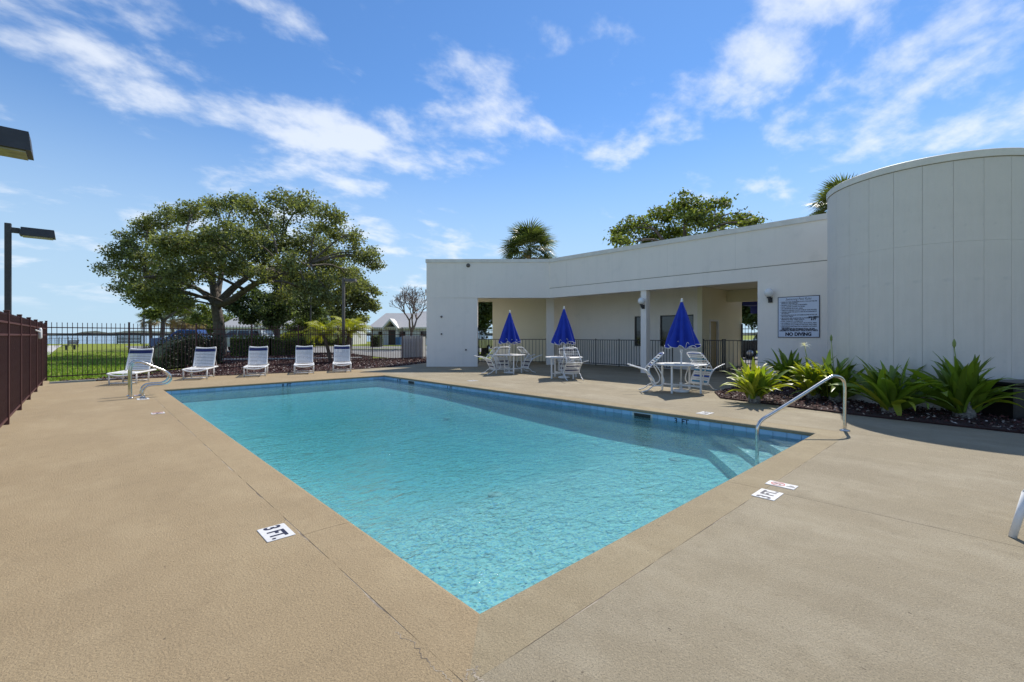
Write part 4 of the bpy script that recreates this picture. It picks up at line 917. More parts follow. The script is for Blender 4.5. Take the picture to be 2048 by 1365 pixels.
def clump_pts(c, rad, n_cl, n_leaf, cl_r, shell=.25):
    q = rng.normal(size=(n_cl, 3)); q /= np.linalg.norm(q, axis=1, keepdims=True)
    r_ = (shell + (1 - shell) * rng.uniform(0, 1, n_cl) ** .6)[:, None]
    cc = np.array(c) + q * r_ * np.array(rad)
    P = np.repeat(cc, n_leaf, 0); g = rng.normal(size=P.shape) * cl_r * np.array([1, 1, .6]); return P + g, cc
def tree(name, label, base, r0, fork, limbs, lobes, mat, bark, leaf=.16, dens=1.0, group=None, cat='tree', droop=True):
    """base, fork: points; limbs: polylines from the fork; lobes: (centre, radius)"""
    t = thing(name, label, cat, base, 0, group); b = Vector(base)
    tr = MB(); nodes = []
    path = smooth_path([b - b + Vector((0, 0, -.1)), (fork - b) * .5 + Vector((.1, .05, 0)), fork - b], 5)
    n = len(path); tr.tube(path, [r0 * (1.35 if i == 0 else 1.12 - .35 * i / n) for i in range(n)], 12)
    for i, p in enumerate(path[n // 2:]): nodes.append((p, r0 * .7))
    for lm, ra, rb in limbs:
        lp = smooth_path([fork - b] + [Vector(q) - b for q in lm], 5); m = len(lp)
        tr.tube(lp, [ra + (rb - ra) * i / (m - 1) for i in range(m)], 9); nodes += [(p, ra + (rb - ra) * i / (m - 1)) for i, p in enumerate(lp)]
    br = MB(); allP = []
    for c, rd in lobes:
        c = Vector(c) - b; k = min(nodes, key=lambda q: (q[0] - c).length + max(0, q[0].z - c.z) * .6); L_ = (c - k[0]).length
        mid = (k[0] + c) * .5 + Vector((random.uniform(-.1, .1), random.uniform(-.1, .1), .12)) * L_
        rr = min(k[1] * .75, .035 + .018 * L_); bp = smooth_path([k[0], mid, c], 4); br.tube(bp, rr, 6, r1=rr * .4)
        sc = (rd / 2.0) ** 2; ncl = max(5, int(45 * sc * dens)); rj = random.uniform(.78, 1.08); P, cc = clump_pts(c, (rd * rj, rd * rj, rd * .72 * rj), ncl, 72, .22 + .055 * rd)
        allP.append(P)
        for q in cc[::3]:
            q = Vector(q); s = bp[random.randint(len(bp) // 2, len(bp) - 1)]; br.tube([s, (s + q) * .5 + Vector((0, 0, .1)), q], .018 + .006 * rd, 4, r1=.006, caps=False)
    tr.obj('trunk', bark, t, True); br.obj('branches', bark, t, True)
    P = np.concatenate(allP); link('crown', leaf_mesh('crown', P, leaf, mat, .6, nup=.55), t)
    return t
def lob(px, py, d, rp, dj=0.0):
    d = d + dj; p = D(px, d, ZP(py, d)); return (p, rp / F_PX * d)
# main oak
d0 = 33.0; random.seed(5)
ol = [(222, 533, 24), (240, 508, 30), (252, 484, 28), (295, 460, 38), (296, 528, 50), (335, 436, 38), (362, 495, 56), (388, 425, 38), (428, 414, 32), (450, 478, 58), (476, 408, 30), (508, 424, 38), (520, 500, 56), (566, 408, 32), (602, 408, 38), (610, 485, 58), (652, 440, 40), (692, 470, 38), (722, 508, 32), (680, 540, 44), (610, 555, 46), (742, 518, 22), (640, 590, 34), (755, 530, 12), (545, 450, 36),
      (290, 585, 34), (262, 560, 24), (335, 560, 36), (350, 610, 26), (400, 545, 40), (560, 550, 40), (655, 520, 46), (420, 500, 40), (480, 540, 34), (340, 500, 40), (700, 555, 36), (640, 560, 40), (310, 560, 34)]
lobes = [lob(px, py, d0, r_, random.uniform(-5.0, 5.0) * min(1, r_ / 45)) for px, py, r_ in ol]
mb_ = D(440, d0, 0); fk = D(432, d0, ZP(612, d0))
lobes += [lob(px, py, d0, r_, dj) for px, py, r_, dj in ((395, 535, 34, -5), (460, 525, 36, -4.5), (515, 548, 30, -5), (345, 545, 34, -5), (575, 520, 36, -5), (420, 480, 40, -5), (500, 480, 40, -5), (560, 585, 26, -3), (330, 582, 30, -3), (282, 600, 22, -2), (372, 600, 22, -3), (615, 585, 30, -4), (662, 602, 26, -3), (250, 575, 22, -1))]
limbs = [([D(424, d0, ZP(560, d0)), D(405, d0 - 1, ZP(520, d0)), D(370, d0 - 2, ZP(490, d0))], .30, .12), ([D(470, d0 + .5, ZP(572, d0)), D(510, d0 + 1, ZP(540, d0)), D(560, d0 + 1, ZP(490, d0))], .30, .10),
         ([D(465, d0 - .5, ZP(600, d0)), D(510, d0 - 1.5, ZP(573, d0)), D(560, d0 - 2.5, ZP(560, d0)), D(620, d0 - 3, ZP(540, d0))], .27, .09), ([D(440, d0 + 1, ZP(560, d0)), D(450, d0 + 2, ZP(500, d0)), D(455, d0 + 2.5, ZP(450, d0))], .24, .09),
         ([D(395, d0 + 1, ZP(575, d0)), D(340, d0 + 1.5, ZP(555, d0)), D(290, d0 + 1.5, ZP(540, d0))], .2, .07)]
tree('oak_tree', 'large spreading oak behind the fence with a leaning grey trunk', mb_, .40, fk, limbs, lobes, 'leaf_oak', 'bark', .18, 1.12)
# second oak behind to the right
d1 = 44.0
l2 = [lob(px, py, d1, r_, random.uniform(-3, 3)) for px, py, r_ in ((520, 600, 34), (560, 612, 40), (595, 592, 36), (545, 640, 26), (500, 632, 26), (620, 615, 30), (580, 570, 36), (470, 610, 26))]
tree('oak_tree', 'dark low crowned oak in shade behind the main trunk', D(552, d1), .3, D(550, d1, ZP(640, d1)), [([D(530, d1, ZP(620, d1)), D(510, d1, ZP(600, d1))], .2, .08), ([D(570, d1, ZP(620, d1)), D(595, d1, ZP(600, d1))], .2, .08)], l2, 'leaf_dark', 'bark', .27, 1.15)
d2 = 38.0
l3 = [lob(px, py, d2, r_, random.uniform(-2, 2)) for px, py, r_ in ((700, 590, 34), (722, 608, 28), (742, 585, 18), (690, 632, 28), (722, 640, 20), (672, 605, 26), (710, 560, 26), (745, 612, 12))]
tree('oak_tree', 'drooping oak standing behind the brown light pole', D(698, d2), .2, D(698, d2, ZP(650, d2)), [([D(705, d2, ZP(620, d2)), D(712, d2, ZP(590, d2))], .13, .05)], l3, 'leaf_oak', 'bark', .24, 1.1)
d3 = 46.0
l4 = [lob(px, py, d3, r_, random.uniform(-2, 2)) for px, py, r_ in ((282, 608, 16), (305, 600, 24), (335, 612, 24), (365, 605, 22), (300, 630, 18), (345, 590, 22), (395, 640, 18), (410, 620, 16))]
tree('oak_tree', 'small oak with a forked slanting trunk at the lawn edge', D(318, d3), .22, D(326, d3, ZP(643, d3)), [([D(345, d3, ZP(628, d3)), D(368, d3, ZP(615, d3))], .14, .05), ([D(318, d3, ZP(630, d3)), D(305, d3, ZP(612, d3))], .14, .05)], l4, 'leaf_mid', 'bark', .26, 1.0)
# oak behind the clubhouse roof
d4 = 27.0
l5 = [lob(px, py, d4, r_, random.uniform(-2, 2)) for px, py, r_ in ((1250, 465, 26), (1275, 448, 28), (1300, 470, 30), (1330, 425, 34), (1370, 415, 34), (1400, 440, 40), (1430, 410, 26), (1450, 440, 30), (1490, 440, 24), (1510, 447, 14), (1350, 470, 40), (1240, 490, 18), (1450, 480, 34), (1400, 490, 40), (1290, 500, 30), (1340, 520, 36), (1430, 530, 36))]
tree('oak_tree', 'sunlit oak crown rising behind the clubhouse roof', D(1375, d4), .28, D(1375, d4, ZP(560, d4)), [([D(1340, d4, ZP(500, d4)), D(1310, d4, ZP(460, d4))], .18, .07), ([D(1400, d4, ZP(500, d4)), D(1430, d4, ZP(440, d4))], .18, .07), ([D(1370, d4, ZP(480, d4)), D(1370, d4, ZP(430, d4))], .16, .07)], l5, 'leaf_mid', 'bark', .20, 1.15)
# trees behind, seen through the openings and between the houses
def filler(label, px, d, h, rad, mat='leaf_dark', dens=.8, low=1.5):
    p = D(px, d); lb = []
    for k in range(9):
        a = k * 2.4; rr = rad * (.25 + .5 * random.random()); lb.append((p + Vector((math.cos(a) * rr, math.sin(a) * rr, random.uniform(low + rad * .35, h - rad * .4))), rad * random.uniform(.42, .6)))
    tree('shade_tree', label, p, .22, p + Vector((0, 0, low)), [([p + Vector((.3, .2, low + (h - low) * .5))], .16, .06)], lb, mat, 'bark', .27, dens, 'background shade trees')
filler('dark tree seen through the opening beside the wide pier', 967, 36, 6.6, 3.2, 'leaf_dark', .9, .9)
filler('dense tree seen beyond the passage gate, under the awning', 1470, 40, 7.5, 3.6, 'leaf_mid', .9, 1.8)
filler('dense tree seen at the right of the passage gate', 1530, 36, 6.5, 3.0, 'leaf_dark', .9, 1.6)
filler('rounded green tree between the flat roofed house and the far poles', 618, 58, 5.0, 2.6, 'leaf_mid', .8, .8)
filler('green tree behind the flat roofed white house', 648, 92, 8.0, 4.0, 'leaf_oak', .7, 2.0)
filler('green tree left of the gabled white house', 560, 84, 7.5, 4.0, 'leaf_oak', .7, 1.2)
filler('far green tree beside the small oak on the lawn', 420, 88, 6.5, 4.0, 'leaf_mid', .7, 1.0)

# bare tree
def bare_tree():
    d = 47.0; p = D(822, d); t = thing('bare_tree', 'leafless grey brown tree in front of the gabled house', 'tree', p)
    tw = MB(); rnd = random.Random(3)
    def grow(a, dv, L_, r_, lev):
        b_ = a + dv * L_; m_ = (a + b_) * .5 + Vector((rnd.uniform(-1, 1), rnd.uniform(-1, 1), rnd.uniform(-.3, .6))) * L_ * .07
        tw.tube([a, m_, b_], r_, 6 if lev < 2 else 4, r1=r_ * .62, caps=False)
        if lev >= 7: return
        for k in range(3 if lev < 4 else 2):
            ax = Vector((rnd.gauss(0, 1), rnd.gauss(0, 1), rnd.gauss(0, .5))); ax = (ax - dv * ax.dot(dv)).normalized()
            nv = (dv + ax * rnd.uniform(.35, .72) + Vector((0, 0, .10))).normalized(); grow(b_, nv, L_ * rnd.uniform(.66, .86), max(r_ * .62, .017), lev + 1)
    grow(Vector((0, 0, -.05)), Vector((.04, 0, 1)).normalized(), 1.85, .21, 0); tw.obj('branches', 'twig', t, True)
bare_tree()

# palms
def fan_leaf(rnd, L_=1.0, n=20):
    mb = MB()
    for k in range(n):
        a = R(-105 + 210 * k / (n - 1)); l = L_ * (.72 + .28 * math.cos(a * .8)) * rnd.uniform(.92, 1.05); dx, dy = math.sin(a), math.cos(a)
        w_ = L_ * .07; px_, py_ = -dy * w_ * -1, dx * w_ * -1
        m = (dx * l * .55, dy * l * .55, .05 * L_); e = (dx * l, dy * l, -.16 * L_ * rnd.uniform(.5, 1.4))
        mb.add([(dx * .06 * L_ - px_ * .3, dy * .06 * L_ - py_ * .3, 0), (dx * .06 * L_ + px_ * .3, dy * .06 * L_ + py_ * .3, 0), (m[0] + px_ * .5, m[1] + py_ * .5, m[2]), (m[0] - px_ * .5, m[1] - py_ * .5, m[2]), e], [(0, 1, 2, 3), (3, 2, 4)])
    return mb
def sabal(label, base, h, cr, n_fan=34, group='fan palms', seed=1, trunk=.17, dead=.22):
    rnd = random.Random(seed); t = thing('fan_palm', label, 'palm', base, 0, group)
    pts = [Vector((math.sin(k * .7) * .04, math.cos(k * .5) * .04, h * k / 8)) for k in range(9)]
    MB().tube(pts, [trunk * (1.15 if k == 0 else 1) for k in range(9)], 12).obj('trunk', 'palm_bark', t, True)
    gm = [fan_leaf(rnd, cr * .55).mesh('frond', 'palm_g') for _ in range(3)]; dm = fan_leaf(rnd, cr * .5).mesh('frond', 'palm_dead'); st = MB(); top = pts[-1]
    for k in range(n_fan):
        f = (k + .5) / n_fan; el = R(82 - 122 * f + rnd.uniform(-8, 8)); az = k * 2.39996 + rnd.uniform(-.2, .2)
        dv = Vector((math.cos(az) * math.cos(el), math.sin(az) * math.cos(el), math.sin(el))); L_ = cr * rnd.uniform(.42, .56)
        end = top + dv * L_ + Vector((0, 0, -.05)); st.tube([top, (top + end) * .5 + Vector((0, 0, .04)), end], .016, 4, r1=.01, caps=False)
        q = dv.to_track_quat('Y', 'Z').to_matrix().to_4x4(); m = T(*end) @ q @ RX(R(-12)) @ RY(rnd.uniform(-.5, .5))
        link('frond', dm if f > 1 - dead else rnd.choice(gm), t, m)
    st.obj('leaf_stalks', 'palm_g', t)
    return t
dp = 31.0; sabal('fan palm whose crown shows above the frontal wing roof', D(1058, dp), ZP(503, dp), 2.25, 60, seed=2, dead=.12)
dp = 21.5; sabal('fan palm peeking out behind the curved drum', D(1684, dp), ZP(418, dp), 1.65, 50, seed=4, dead=.12)
sabal('dark short fan palm left of the small oak', D(301, 52), ZP(640, 52), 1.5, 26, seed=5, dead=.35)
sabal('bushy fan palm nearest the blue pickup', D(368, 54), ZP(640, 54), 2.1, 34, seed=6, dead=.4)
sabal('bushy fan palm at the right end of the palm clump', D(388, 58), ZP(643, 58), 1.8, 30, seed=7, dead=.3)
sabal('bushy fan palm at the left end of the palm clump', D(345, 60), ZP(640, 60), 1.8, 30, seed=8, dead=.4)
def date_palm(label, base, h, lean, fl, n, seed):
    rnd = random.Random(seed); t = thing('date_palm', label, 'palm', base, 0, 'young date palms by the fence')
    pts = smooth_path([(0, 0, -.05), (lean[0] * .4, lean[1] * .4, h * .5), (lean[0], lean[1], h)], 4); MB().tube(pts, .10, 10, r1=.075).obj('trunk', 'palm_bark', t, True); top = Vector(pts[-1])
    for v in range(n):
        az = v * 2.39996 + rnd.uniform(-.3, .3); el = R(rnd.uniform(5, 78)); mb = MB(); L_ = fl * rnd.uniform(.8, 1.08); N = 15
        d_ = Vector((math.cos(az), math.sin(az), 0)); side = Vector((-d_.y, d_.x, 0)); sp = []
        for k in range(N + 1):
            f = k / N; ang = el - f * f * R(95) * rnd.uniform(.95, 1.05)
            sp.append((sp[-1] + (d_ * math.cos(ang) + Vector((0, 0, math.sin(ang)))) * L_ / N) if sp else Vector((0, 0, 0)))
        mb.tube(sp, .011, 4, r1=.003, caps=False)
        for k in range(2, N * 2 + 1):
            f = k / (2 * N); i = min(int(f * N), N - 1); p = sp[i].lerp(sp[i + 1], f * N - i); tg = (sp[i + 1] - sp[i]).normalized()
            ll = L_ * .27 * math.sin(math.pi * min(1, .12 + f * .86)) ** .6
            for sg in (-1, 1):
                e = p + (side * sg * .8 + tg * .55 + Vector((0, 0, -.45 + rnd.uniform(-.15, .1)))).normalized() * ll; m_ = p.lerp(e, .5) + Vector((0, 0, .012)); wv = tg * .013
                mb.add([p - wv * .6, p + wv * .6, m_ + wv, m_ - wv, e], [(0, 1, 2, 3), (3, 2, 4)])
        mb.obj('frond', 'palm_y', t).location = top
    return t
date_palm('young yellow green date palm left of the brown light pole, leaning trunk', D(662, 23.6), 1.45, (-.32, .18), 1.35, 26, 3)
date_palm('young yellow green date palm behind the brown light pole', D(694, 24.4), 1.55, (.08, 0), 1.4, 28, 9)

# hedges and shrubs (bounded leafy masses)
def hedge(label, pts, h, wd_, leaf, n, mat, name='hedge'):
    """pts: (point, height) along the line"""
    t = thing(name, label, 'hedge', pts[0][0]); o0 = Vector(pts[0][0]); P = []
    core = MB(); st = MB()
    for i in range(len(pts) - 1):
        a, ha = pts[i]; b, hb = pts[i + 1]; a = Vector(a); b = Vector(b); m = int(n * (b - a).length); tdir = (b - a).normalized(); nn = Vector((-tdir.y, tdir.x, 0))
        f = rng.uniform(0, 1, m); hh = ha + (hb - ha) * f; ang = rng.uniform(-.12, 1.12, m) * math.pi
        sx = np.cos(ang); sz = np.sin(ang)
        lump = 1 + .07 * np.sin(f * 23 + ang * 3) + .05 * rng.normal(size=m)
        off = np.sign(sx) * np.abs(sx) ** .45 * wd_ * .5 * lump; zz_ = hh * (.06 + .94 * np.clip(np.sign(sz) * np.abs(sz) ** .5, 0, 1) * np.clip(lump, .9, 1.1) * rng.uniform(.80, 1.0, m) ** .4)
        low = rng.uniform(0, 1, m) < .5; zz_ = np.where(low, hh * rng.uniform(.05, 1, m), zz_); off = np.where(low, np.sign(off) * wd_ * .5 * rng.uniform(.75, 1.02, m), off)
        base = np.array([list(a - o0 + (b - a) * q) for q in f]); P.append(base + off[:, None] * np.array(nn) + np.stack([0 * zz_, 0 * zz_, zz_], 1))
        k = wd_ * .36; c0 = a - o0; c1 = b - o0
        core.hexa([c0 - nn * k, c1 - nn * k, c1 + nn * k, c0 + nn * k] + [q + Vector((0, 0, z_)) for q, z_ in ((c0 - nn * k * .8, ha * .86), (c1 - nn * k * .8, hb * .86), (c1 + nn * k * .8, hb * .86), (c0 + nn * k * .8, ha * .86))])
        for s in range(int((b - a).length / .35)):
            q = c0 + (c1 - c0) * random.random() + nn * random.uniform(-.4, .4) * wd_; st.tube([q, q + Vector((random.uniform(-.1, .1), random.uniform(-.1, .1), ha * .7))], .018, 4)
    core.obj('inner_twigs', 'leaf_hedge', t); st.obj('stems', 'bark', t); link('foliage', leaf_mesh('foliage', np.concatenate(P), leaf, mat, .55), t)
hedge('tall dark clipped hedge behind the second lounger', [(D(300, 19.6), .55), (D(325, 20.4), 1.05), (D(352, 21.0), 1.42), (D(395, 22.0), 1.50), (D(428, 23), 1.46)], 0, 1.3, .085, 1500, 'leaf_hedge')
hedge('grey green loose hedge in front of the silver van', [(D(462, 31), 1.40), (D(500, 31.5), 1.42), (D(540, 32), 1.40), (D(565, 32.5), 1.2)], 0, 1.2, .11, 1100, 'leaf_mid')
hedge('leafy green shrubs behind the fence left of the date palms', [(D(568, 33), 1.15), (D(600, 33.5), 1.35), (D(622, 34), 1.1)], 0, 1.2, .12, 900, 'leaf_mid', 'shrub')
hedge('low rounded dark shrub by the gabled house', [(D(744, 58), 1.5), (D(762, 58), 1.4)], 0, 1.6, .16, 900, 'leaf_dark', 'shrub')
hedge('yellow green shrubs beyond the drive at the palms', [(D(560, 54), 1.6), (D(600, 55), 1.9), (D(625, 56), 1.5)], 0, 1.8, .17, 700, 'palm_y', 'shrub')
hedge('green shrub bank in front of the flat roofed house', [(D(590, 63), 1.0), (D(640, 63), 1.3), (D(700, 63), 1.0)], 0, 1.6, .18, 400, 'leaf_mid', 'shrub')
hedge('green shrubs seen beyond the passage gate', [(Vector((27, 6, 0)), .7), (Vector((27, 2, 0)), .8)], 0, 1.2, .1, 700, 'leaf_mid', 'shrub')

# ---------------------------------------------------------------- mulch beds
def inpoly(p, poly):
    x, y = p; c = False; n = len(poly)
    for i in range(n):
        x1, y1 = poly[i]; x2, y2 = poly[(i + 1) % n]
        if (y1 > y) != (y2 > y) and x < (x2 - x1) * (y - y1) / (y2 - y1) + x1: c = not c
    return c
def chips(name, label, poly, n, z, size, w=(0.5, .36, .14), relief=.05):
    xs = [p[0] for p in poly]; ys_ = [p[1] for p in poly]; mb = MB(); k = 0
    while k < n:
        p = (random.uniform(min(xs), max(xs)), random.uniform(min(ys_), max(ys_)))
        if not inpoly(p, poly): continue
        k += 1; s = size * random.uniform(.5, 1.4); a = random.uniform(0, 6.28); mb.cur = 0 if (r_ := random.random()) < w[0] else (1 if r_ < w[0] + w[1] else 2)
        m = T(p[0], p[1], z + random.uniform(.0, relief)) @ RZ(a) @ RX(random.uniform(-.7, .7)) @ RY(random.uniform(-.7, .7))
        l, ww, hh = s, s * random.uniform(.35, .7), s * .12
        mb.add([m @ Vector(q) for q in ((-l / 2, 0, 0), (0, -ww / 2, hh), (l / 2, 0, 0), (0, ww / 2, hh * .5), (0, 0, -hh))], [(0, 1, 2, 3), (1, 0, 4), (2, 1, 4), (3, 2, 4), (0, 3, 4)])
    o = mb.obj(name, ['chip_r', 'chip_d', 'chip_p']); struct(o, 'stuff'); o['label'] = label; return o
bed = [(10.62, 4.35), (10.5, 3.6), (10.30, 2.67), (10.12, 1.3), (10.05, -.3), (10.1, -5), (15.5, -5), (15.5, 4.9), (13.6, 5.0), (11.6, 4.9)]
struct(MB().prism(bed, .004, .03).obj('planting_bed', 'mulch'))
chips('mulch_chips', 'dark red bark mulch under the lilies', bed, 11000, .03, .06, (.40, .42, .18))
bed2 = [(-.6, 19.60), (1.58, 19.60), (3.5, 19.10), (5.4, 18.78), (8.1, 18.67), (10.06, 18.9), (11.4, 19.56), (13.11, 20.66), (14.6, 21.4), (16.2, 24.0), (17.2, 25.0), D(800, 28.2)[:2], D(725, 28.1)[:2], D(560, 26.8)[:2], D(470, 26.0)[:2], D(393, 26.6)[:2], (3, 23.4), (1.2, 21.6), (.6, 20.6), (-.6, 20.0)]
struct(MB().prism(bed2, -.05, .012).obj('planting_bed', 'mulch'))
chips('mulch_chips', 'red brown bark mulch along the back fence', bed2, 20000, .012, .075, (.62, .24, .14))
bed3 = [(p.x, p.y) for p in (D(395, 27), D(470, 26.5), D(560, 27.3), D(720, 28.5), D(745, 30.5), D(690, 36.8), D(560, 37.3), D(470, 37.3), D(425, 38))]
struct(MB().prism(bed3, -.05, .015).obj('planting_bed', 'mulch'))
chips('mulch_chips', 'red brown bark mulch round the oak trunk', bed3, 9000, .015, .10, (.66, .22, .12))
ep = [(p.x, p.y) for p in (D(393, 26.6), D(470, 26.0), D(560, 26.8), D(725, 28.1), D(720, 28.5), D(560, 27.25), D(470, 26.45), D(395, 27.0))]
struct(MB().prism(ep, -.05, .09).obj('bed_kerb', 'concrete'))
ek = [(-.80, 19.40), (1.0, 19.75), (2.6, 20.3), (2.57, 20.37), (.97, 19.83), (-.80, 19.48)]
struct(MB().prism(ek, -.05, .05).obj('bed_kerb', 'concrete'))
# grass tufts along the lawn near the fence
gp = []
for _ in range(16000):
    px = random.uniform(60, 330); d = 14 + 26 * random.random() ** 1.6; gp.append(list(D(px, d)))
gp = np.array([q for q in gp if q[1] > 21.1 + q[0] * .2]); gp[:, 2] = -.03
struct(link('grass_tufts', leaf_mesh('grass_tufts', gp + np.array([0, 0, .03]), .11, 'blade', .22, up=2.2)), 'stuff')['label'] = 'short grass tufts of the lawn beyond the fence'

# ---------------------------------------------------------------- spider lilies in the bed
def lily_leaf_mesh(seed, mat):
    rnd = random.Random(seed); L_ = 1.0; N = 8; V = []; bend = rnd.uniform(.2, 1.35); wv = rnd.uniform(-.5, .5)
    x = 0.0; z_ = 0.0; ang = 0.0
    for k in range(N + 1):
        f = k / N; ang = f * f * bend
        if k: x += math.sin(ang) / N; z_ += math.cos(ang) / N
        w_ = .082 * (math.sin(math.pi * min(1, .20 + f * .80)) ** .75 if f < 1 else .02) * (1.0 if f > .1 else .75)
        if k == N: w_ = .003
        tw = wv * f; cup = w_ * .28
        for sgn in (-1, 0, 1): V.append((x + (cup if sgn else 0) * math.cos(ang) * -1 + sgn * w_ * math.sin(tw) * .6, sgn * w_ * math.cos(tw), z_ + (cup if sgn else 0) * math.sin(ang)))
    fs = [(k * 3 + j, k * 3 + j + 1, k * 3 + 4 + j, k * 3 + 3 + j) for k in range(N) for j in range(2)]
    return MB().add(V, fs).mesh('leaf', mat, True)
LM = [lily_leaf_mesh(s, 'lily') for s in range(8)]; LY = [lily_leaf_mesh(s + 20, 'lily_y') for s in range(5)]
def lily(label, p, size, n, yellow, seed, stalks=()):
    rnd = random.Random(seed); t = thing('spider_lily', label, 'plant', (p[0], p[1], .03), rnd.uniform(0, 6), 'spider lilies in the bed')
    bs_ = MB()
    for k in range(5):
        a = k * 1.256; rr = .07 * size if k else 0; bs_.lathe([(.085 * size, -.03), (.075 * size, .10 * size), (.05 * size, .2 * size), (.035 * size, .28 * size)], 10, (rr * math.cos(a), rr * math.sin(a), 0))
    bs_.obj('bulb_base', 'lily_base', t, True)
    nc = 4; offs = [(0, 0)] + [(.11 * size * math.cos(a_ + seed), .11 * size * math.sin(a_ + seed)) for a_ in (0.3, 2.3, 4.4)]
    for k in range(n):
        f = rnd.random(); az = rnd.uniform(0, 6.283); lean = R(max(0, rnd.gauss(7 + 52 * f ** 1.8, 7))); s = size * rnd.uniform(.62, 1.06)
        ox, oy = offs[k % nc]; k0 = .10 * size * rnd.random()
        me = rnd.choice(LY) if rnd.random() < yellow + (.2 if f > .85 else 0) else rnd.choice(LM)
        r0 = .05 * size; link('leaf', me, t, T(ox + r0 * math.cos(az), oy + r0 * math.sin(az), .06 * size + k0) @ RZ(az) @ RY(lean) @ RZ(rnd.uniform(-.7, .7)) @ Matrix.Diagonal((s, s * rnd.uniform(.75, 1.05), s, 1)))
    for az, hgt, kind in stalks:
        ex = Vector((math.cos(az) * .22, math.sin(az) * .22, hgt)); s_ = MB().tube([(0, 0, .1), ex * .55 + Vector((0, 0, .05)), ex], .012, 6, r1=.008).obj('flower_stalk', 'bud', t, True)
        if kind == 'bud': MB().lathe([(.006, 0), (.024, .04), (.026, .09), (.012, .14), (.002, .16)], 8, tuple(ex)).obj('bud', 'bud', s_, True)
        else:
            fl_ = MB()
            for q in range(26):
                a = q * 2.4; el = rnd.uniform(-.5, 1.1); dv = Vector((math.cos(a) * math.cos(el), math.sin(a) * math.cos(el), math.sin(el))); l = rnd.uniform(.10, .17); sd = dv.orthogonal().normalized() * .008
                e = ex + dv * l + Vector((0, 0, -.04)); m_ = ex + dv * l * .55 + Vector((0, 0, .015)); fl_.add([ex - sd * .5, ex + sd * .5, m_ + sd, m_ - sd, e], [(0, 1, 2, 3), (3, 2, 4)])
            fl_.obj('flower', 'flower', s_)
    t.rotation_euler = (0, 0, 0); return t
lily('bright yellow green spider lily at the left end of the bed', G(1508, 806), .86, 96, .6, 1)
lily('green spider lily at the back, below the pool rules sign', G(1578, 778), .98, 70, .1, 2)
lily('yellow green spider lily left of the hand rail', G(1628, 800), .92, 72, .45, 3, ((1.2, 1.18, 'flower'),))
lily('green spider lily behind the hand rail bend', G(1672, 806), 1.0, 74, .18, 4, ((.6, 1.28, 'bud'),))
lily('dark green spider lily with a drooping pale leaf right of the hand rail', G(1782, 830), .98, 64, .15, 5)
lily('small dark green spider lily close to the drum wall', G(1812, 820), .9, 44, .12, 6)
lily('large dark green spider lily at the right before the black box', G(1928, 838), 1.06, 84, .18, 7, ((2.6, 1.2, 'bud'),))
dl = LY[1]; q = G(1788, 838); ob = [o for o in bpy.data.objects if o.get('label', '').startswith('dark green spider lily with')][0]
link('leaf', dl, ob, T(-.12, -.05, .3) @ RZ(R(210)) @ RY(R(140)) @ Matrix.Diagonal((.42, .8, .42, 1)))
p = D(2108, 7.95); bx = thing('storage_box', 'low black plastic storage box against the drum at the right edge', 'box', (p.x, p.y, .03), FACE)
part(MB().bev(-1.0, 1.0, -.28, .28, 0, .56, .02), 'body', 'blackbox', parent=bx); part(MB().bev(-1.02, 1.02, -.30, .30, .562, .62, .015), 'lid', 'blackbox', parent=bx)

